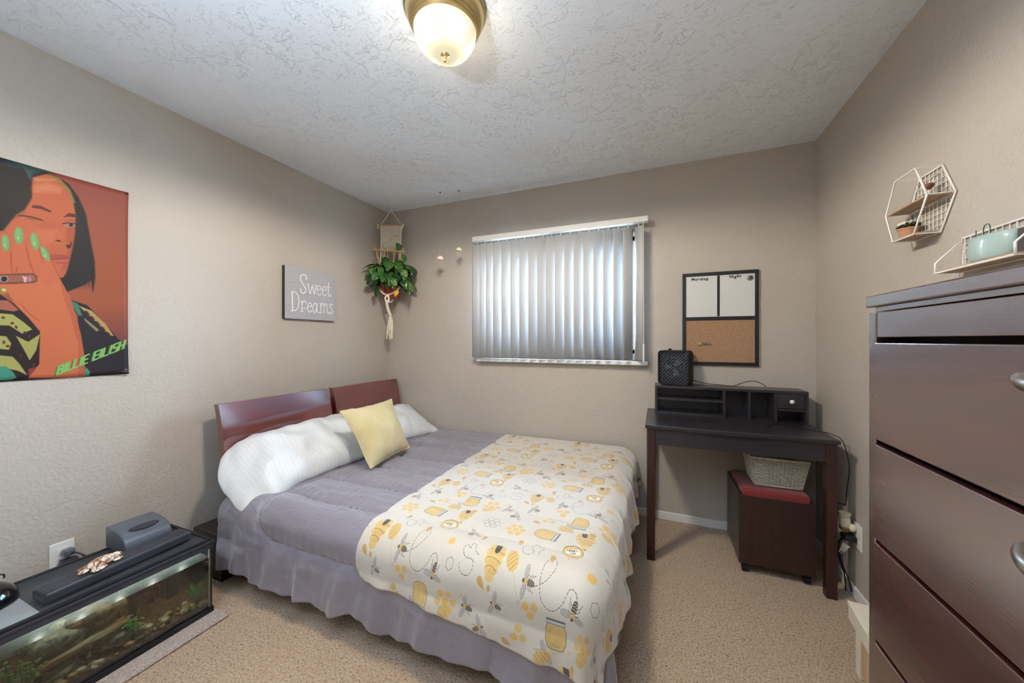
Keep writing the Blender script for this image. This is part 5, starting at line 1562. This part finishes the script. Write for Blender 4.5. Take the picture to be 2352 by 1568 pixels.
tube(spline([(.862, 2.25, .425), (.845, 2.27, .42), (.83, 2.28, .40)]), .0028, 6).build('cord', M['rubber'], ch)
tube(spline([(.828, 2.285, .35), (.833, 2.27, .2), (.84, 2.30, .06), (.85, 2.32, .01)]), .0028, 6).build('cord', M['rubber'], ch)

# ------------------------------------------------------------------ small white stool between desk and dresser
ws = thing('step_stool', (.74, 1.6, 0), 'small white painted wooden stool, its natural wood leg showing, behind the dresser', 'stool')
Ms = Matrix.Translation((.672, 1.742, 0)) @ Matrix.Rotation(R(-5), 4, 'Z')
paint = mat('chipped_white_paint', srgb(222, 216, 200), .6, col2=srgb(186, 172, 150), cs=22, cpos=(.62, .75))
rawwood = wood('raw_pine', srgb(176, 148, 112), srgb(206, 182, 148), 'z', 10, 8, .7)
MB().box(0, .19, -.46, 0, .228, .246, M=Ms).build('top_board', paint, ws, bevel=.003)
MB().box(.003, .018, -.455, -.002, .180, .228, M=Ms).build('apron', paint, ws, bevel=.002)
MB().box(.018, .175, -.018, -.003, .180, .228, M=Ms).build('apron', paint, ws, bevel=.002)
for (x, y) in ((.018, -.058), (.018, -.45), (.14, -.058), (.14, -.45)):
    MB().box(x, x + .038, y, y + .038, 0, .228, M=Ms).build('leg', rawwood if x > .1 else paint, ws, bevel=.002)
MB().box(.022, .05, -.41, -.06, .02, .20, M=Ms).build('side_board', rawwood, ws, bevel=.002)

# ------------------------------------------------------------------ dresser
ds = thing('dresser', (.66, .62, 0), 'tall dark mahogany chest of drawers with nickel pulls in the right foreground', 'dresser')
DX, DY0, DY1 = .435, .20, 1.030
DM, DS = M['dresser'], M['dresser_stile']
box(DX - .003, .875, DY0 - .006, DY1 + .008, 1.309, 1.334).build('top_board', DM, ds, bevel=.003)
box(DX + .006, .872, DY0 + .004, DY1 - .012, 1.2985, 1.309).build('cornice', DM, ds, bevel=.001)
for y in (DY0, DY1 - .026): box(DX, DX + .030, y, y + .026, 0.0, 1.297).build('stile', DS, ds, bevel=.002)
box(DX + .012, .870, DY1 - .020, DY1 - .004, .06, 1.297).build('side_panel', DS, ds); box(DX + .012, .870, DY0 + .004, DY0 + .020, .06, 1.297).build('side_panel', DS, ds)
box(.84, .870, DY0 + .02, DY1 - .02, 0.0, 1.297).build('back_panel', M['bedwood_dark'], ds)
box(DX + .002, DX + .02, DY0 + .027, DY1 - .027, 1.243, 1.296).build('frieze_rail', DM, ds, bevel=.0015)
box(DX + .05, .84, DY0 + .02, DY1 - .02, .04, 1.28).build('interior', M['rubber'], ds)
lev = [1.236, 1.020, .810, .596, .384, .172, .05]
for i in range(5):
    zt_, zb_ = lev[i] - .0045, lev[i + 1] + .0045
    if i == 0: zb_ += .001
    d = MB()
    ya, yb = DY0 + .029, DY1 - .029
    d.add([(DX - .004, ya, zb_), (DX - .004, yb, zb_), (DX - .004, yb, zt_), (DX - .004, ya, zt_), (DX + .016, ya, zb_), (DX + .016, yb, zb_), (DX + .016, yb, zt_), (DX + .016, ya, zt_)],
          [(0, 3, 2, 1), (4, 5, 6, 7), (0, 1, 5, 4), (1, 2, 6, 5), (2, 3, 7, 6), (3, 0, 4, 7)])
    do = d.build('drawer', DM, ds, bevel=.0022)
    zc = (zt_ + zb_) / 2 + .060
    for yc in ((DY0 + DY1) / 2 - .02,):
        hw = .065
        pts = [(DX - .004 - .028 * math.sin(PI * t) ** .6, yc + hw * (1 - 2 * t), zc + .004 - .008 * math.sin(PI * t)) for t in np.linspace(0, 1, 21)]
        rs_ = [.0045 + .007 * math.sin(PI * t) for t in np.linspace(0, 1, 21)]
        MB().tube(pts, rs_, 12).build('handle', M['nickel'], do, smooth=True)
box(DX + .004, DX + .022, DY0 + .026, DY1 - .026, .05, .168).build('base_rail', DM, ds, bevel=.001)

# ------------------------------------------------------------------ wall shelves on the right wall
XF, XB_ = .815, .882
hexs = thing('hexagon_shelf', (XR, 1.70, 1.60), 'white wire hexagon wall shelf with two wooden boards and grid back', 'shelf')
hc = (1.697, 1.7105); hr = .1175
hv = [(hc[0] + hr * math.cos(k * PI / 3), hc[1] + hr * 1.07 * math.sin(k * PI / 3) * .93) for k in range(6)]
hv = [(1.585, 1.712), (1.642, 1.822), (1.752, 1.822), (1.810, 1.712), (1.766, 1.602), (1.649, 1.600)]
def frame(x, pts, r): return MB().tube([(x, a, b2) for a, b2 in pts + pts[:2]], r, 8)
frame(XF, hv, .0030).build('front_frame', M['wire'], hexs, smooth=True); frame(XB_, hv, .0030).build('back_frame', M['wire'], hexs, smooth=True)
for i, (a, b2) in enumerate(hv):
    tube([(XF, a, b2), (XB_, a, b2)], .0022 if i not in (1, 2) else .0010, 6).build('crossbar', M['wire'], hexs)
def inside(a, b2):
    n = len(hv); ins = False
    for i in range(n):
        (ax, ay), (bx2, by2) = hv[i], hv[(i + 1) % n]
        if (ay > b2) != (by2 > b2) and a < (bx2 - ax) * (b2 - ay) / (by2 - ay) + ax: ins = not ins
    return ins
q = MB()
for k in range(12):
    z = 1.605 + k * .0195
    ys = [y for y in np.linspace(1.58, 1.82, 97) if inside(y, z)]
    if len(ys) > 1: q.tube([(XB_ - .001, ys[0], z), (XB_ - .001, ys[-1], z)], .0012, 5)
    y = 1.588 + k * .0195
    zs = [z2 for z2 in np.linspace(1.598, 1.826, 97) if inside(y, z2)]
    if len(zs) > 1: q.tube([(XB_ + .001, y, zs[0]), (XB_ + .001, y, zs[-1])], .0012, 5)
q.build('wire_grid', M['wire'], hexs, kind='stuff')
box(XF + .003, XB_ - .003, 1.592, 1.803, 1.7095, 1.7150).build('board', M['shelfwood'], hexs, bevel=.001)
box(XF + .003, XB_ - .003, 1.653, 1.762, 1.602, 1.6075).build('board', M['shelfwood'], hexs, bevel=.001)
fg = thing('wood_figurine', (.85, 1.648, 1.715), 'tiny brown and white turned figurine on the upper hexagon shelf board', 'figurine')
MB().lathe([(0, 0), (.009, .001), (.011, .006), (.006, .013), (.009, .019), (.010, .025), (.005, .030), (.004, .032)], 20, (.852, 1.650, 1.715)).build('body', mat('figurine_body', srgb(226, 214, 200), .5, col2=srgb(120, 70, 48), cs=60), fg, smooth=True)
MB().lathe([(.004, .031), (.011, .038), (.015, .046), (.012, .051), (.0, .052)], 20, (.852, 1.650, 1.715)).build('top_knob', mat('walnut', srgb(120, 74, 52), .5), fg, smooth=True)
pp = thing('potted_succulent', (.845, 1.75, 1.607), 'small terracotta pot with white flowers on the lower hexagon shelf board', 'plant')
cx, cy, cz = .846, 1.742, 1.6075
MB().lathe([(.0, 0), (.020, 0), (.027, .030), (.0285, .030), (.0285, .036), (.025, .036), (.024, .030), (0, .030)], 28, (cx, cy, cz)).build('pot', M['clay'], pp, angle=40)
q = MB(); 
for k in range(46):
    a = rr.uniform(0, 2 * PI); r0 = rr.uniform(.010, .036); q.blob((cx + r0 * math.cos(a) * .8, cy + r0 * math.sin(a), cz + .038 + rr.uniform(0, .012)), (.006, .006, .004), seed=k, amp=.5, sub=1)
q.build('leaves', mat('moss_green', srgb(58, 66, 42), .8, col2=srgb(30, 36, 26), cs=60), pp, kind='stuff')
for k in range(11):
    a = rr.uniform(0, 2 * PI); r0 = rr.uniform(0, .020)
    MB().blob((cx + r0 * math.cos(a) * .8, cy + .008 + r0 * math.sin(a), cz + .052 + rr.uniform(0, .006)), (.0085, .0085, .006), seed=k, amp=.4, sub=2).build('flower', mat('white_petal', srgb(232, 230, 220), .7) if k == 0 else bpy.data.materials['white_petal'], pp, smooth=True)
lsf = thing('wire_ledge_shelf', (XR, 1.42, 1.446), 'white wire ledge shelf with wooden board above the dresser', 'shelf')
ya, yb, zf = 1.557, 1.284, 1.449
xf2 = .820
def side(y): return [(xf2, y, zf), (xf2, y, zf + .031), (XB_, y - .004, zf + .105), (XB_, y, zf)]
for y in (ya, yb):
    p4 = side(y); MB().tube(p4 + p4[:2], .0030, 8).build('side_frame', M['wire'], lsf, smooth=True)
tube([(xf2, ya, zf), (xf2, yb, zf)], .0030, 8).build('front_rail', M['wire'], lsf); tube([(XB_, ya, zf), (XB_, yb, zf)], .0026, 8).build('back_rail', M['wire'], lsf); tube([(XB_, ya, zf + .105), (XB_, yb, zf + .105)], .0030, 8).build('top_rail', M['wire'], lsf)
q = MB()
for k in range(13): q.tube([(XB_, yb + .005 + k * .0215, zf), (XB_, yb + .005 + k * .0215, zf + .105)], .0013, 5)
for k in range(1, 5): q.tube([(XB_ - .001, ya, zf + k * .021), (XB_ - .001, yb, zf + k * .021)], .0013, 5)
q.build('wire_grid', M['wire'], lsf, kind='stuff')
box(xf2 + .003, XB_ - .003, yb + .003, ya - .003, zf + .001, zf + .0075).build('board', M['shelfwood'], lsf, bevel=.001)
mp = thing('mint_planter', (.852, 1.40, zf + .0075), 'pale mint ceramic planter with a sleepy face on the ledge shelf', 'planter')
zz = zf + .0075
prof = [(0, 0), (.058, 0), (.068, .006), (.075, .026), (.0765, .050), (.073, .066), (.0705, .068), (.069, .064), (.0715, .050), (.070, .02), (0, .012)]
MB().lathe(prof, 48, (.8515, 1.400, zz), sx=.37, sy=.98).build('pot', M['mint'], mp, smooth=True)
def onpot(th, z, e=.0006):
    r_ = .0755 if z < .052 else .074
    return Vector((.8515 + (r_ * .37 + e) * math.cos(th), 1.40 + (r_ * .98 + e) * math.sin(th), zz + z))
ink = mat('face_ink', srgb(60, 60, 60), .6)
MB().tube([onpot(2.33 + .10 * math.cos(a), .058 - .005 * math.sin(a)) for a in np.linspace(0, PI, 9)], .0008, 5).build('eye', ink, mp); MB().tube([onpot(1.82 + .10 * math.cos(a), .057 - .005 * math.sin(a)) for a in np.linspace(0, PI, 9)], .0008, 5).build('eye', ink, mp)
MB().tube([onpot(2.05, .050), onpot(2.02, .044), onpot(2.10, .041)], .0009, 5).build('nose', ink, mp)
MB().blob(onpot(2.38, .046, -.001), (.0035, .0045, .0035), amp=0).build('cheek', mat('peach_cheek', srgb(224, 168, 148), .5), mp, smooth=True)
wl_ = thing('wire_hooks', (.852, 1.43, zz + .03), 'dark bent wire loop and pin standing in the mint planter', 'wire')
tube([(.85, 1.452, zz + .03), (.85, 1.452, zz + .095)], .0011, 6).build('pin', M['darkgrey'], wl_)
tube(spline([(.85, 1.426, zz + .03), (.85, 1.427, zz + .09), (.85, 1.418, zz + .103), (.85, 1.408, zz + .10), (.85, 1.405, zz + .085), (.85, 1.406, zz + .03)]), .0011, 6).build('loop', M['darkgrey'], wl_)
box(.843, .876, 1.290, 1.315, zz, zz + .062).build('dark_box', mat('dark_card', srgb(70, 58, 56), .6), None, loc=(.86, 1.30, zz), bevel=.002, label='small dark box beside the mint planter on the ledge shelf', cat='box')
box(.868, .878, 1.222, 1.279, zf - .001, zz + .058).build('yellow_card', mat('yellow_card', srgb(206, 190, 140), .7), None, loc=(.86, 1.27, zz), bevel=.001, label='pale yellow card leaning at the end of the ledge shelf', cat='card')
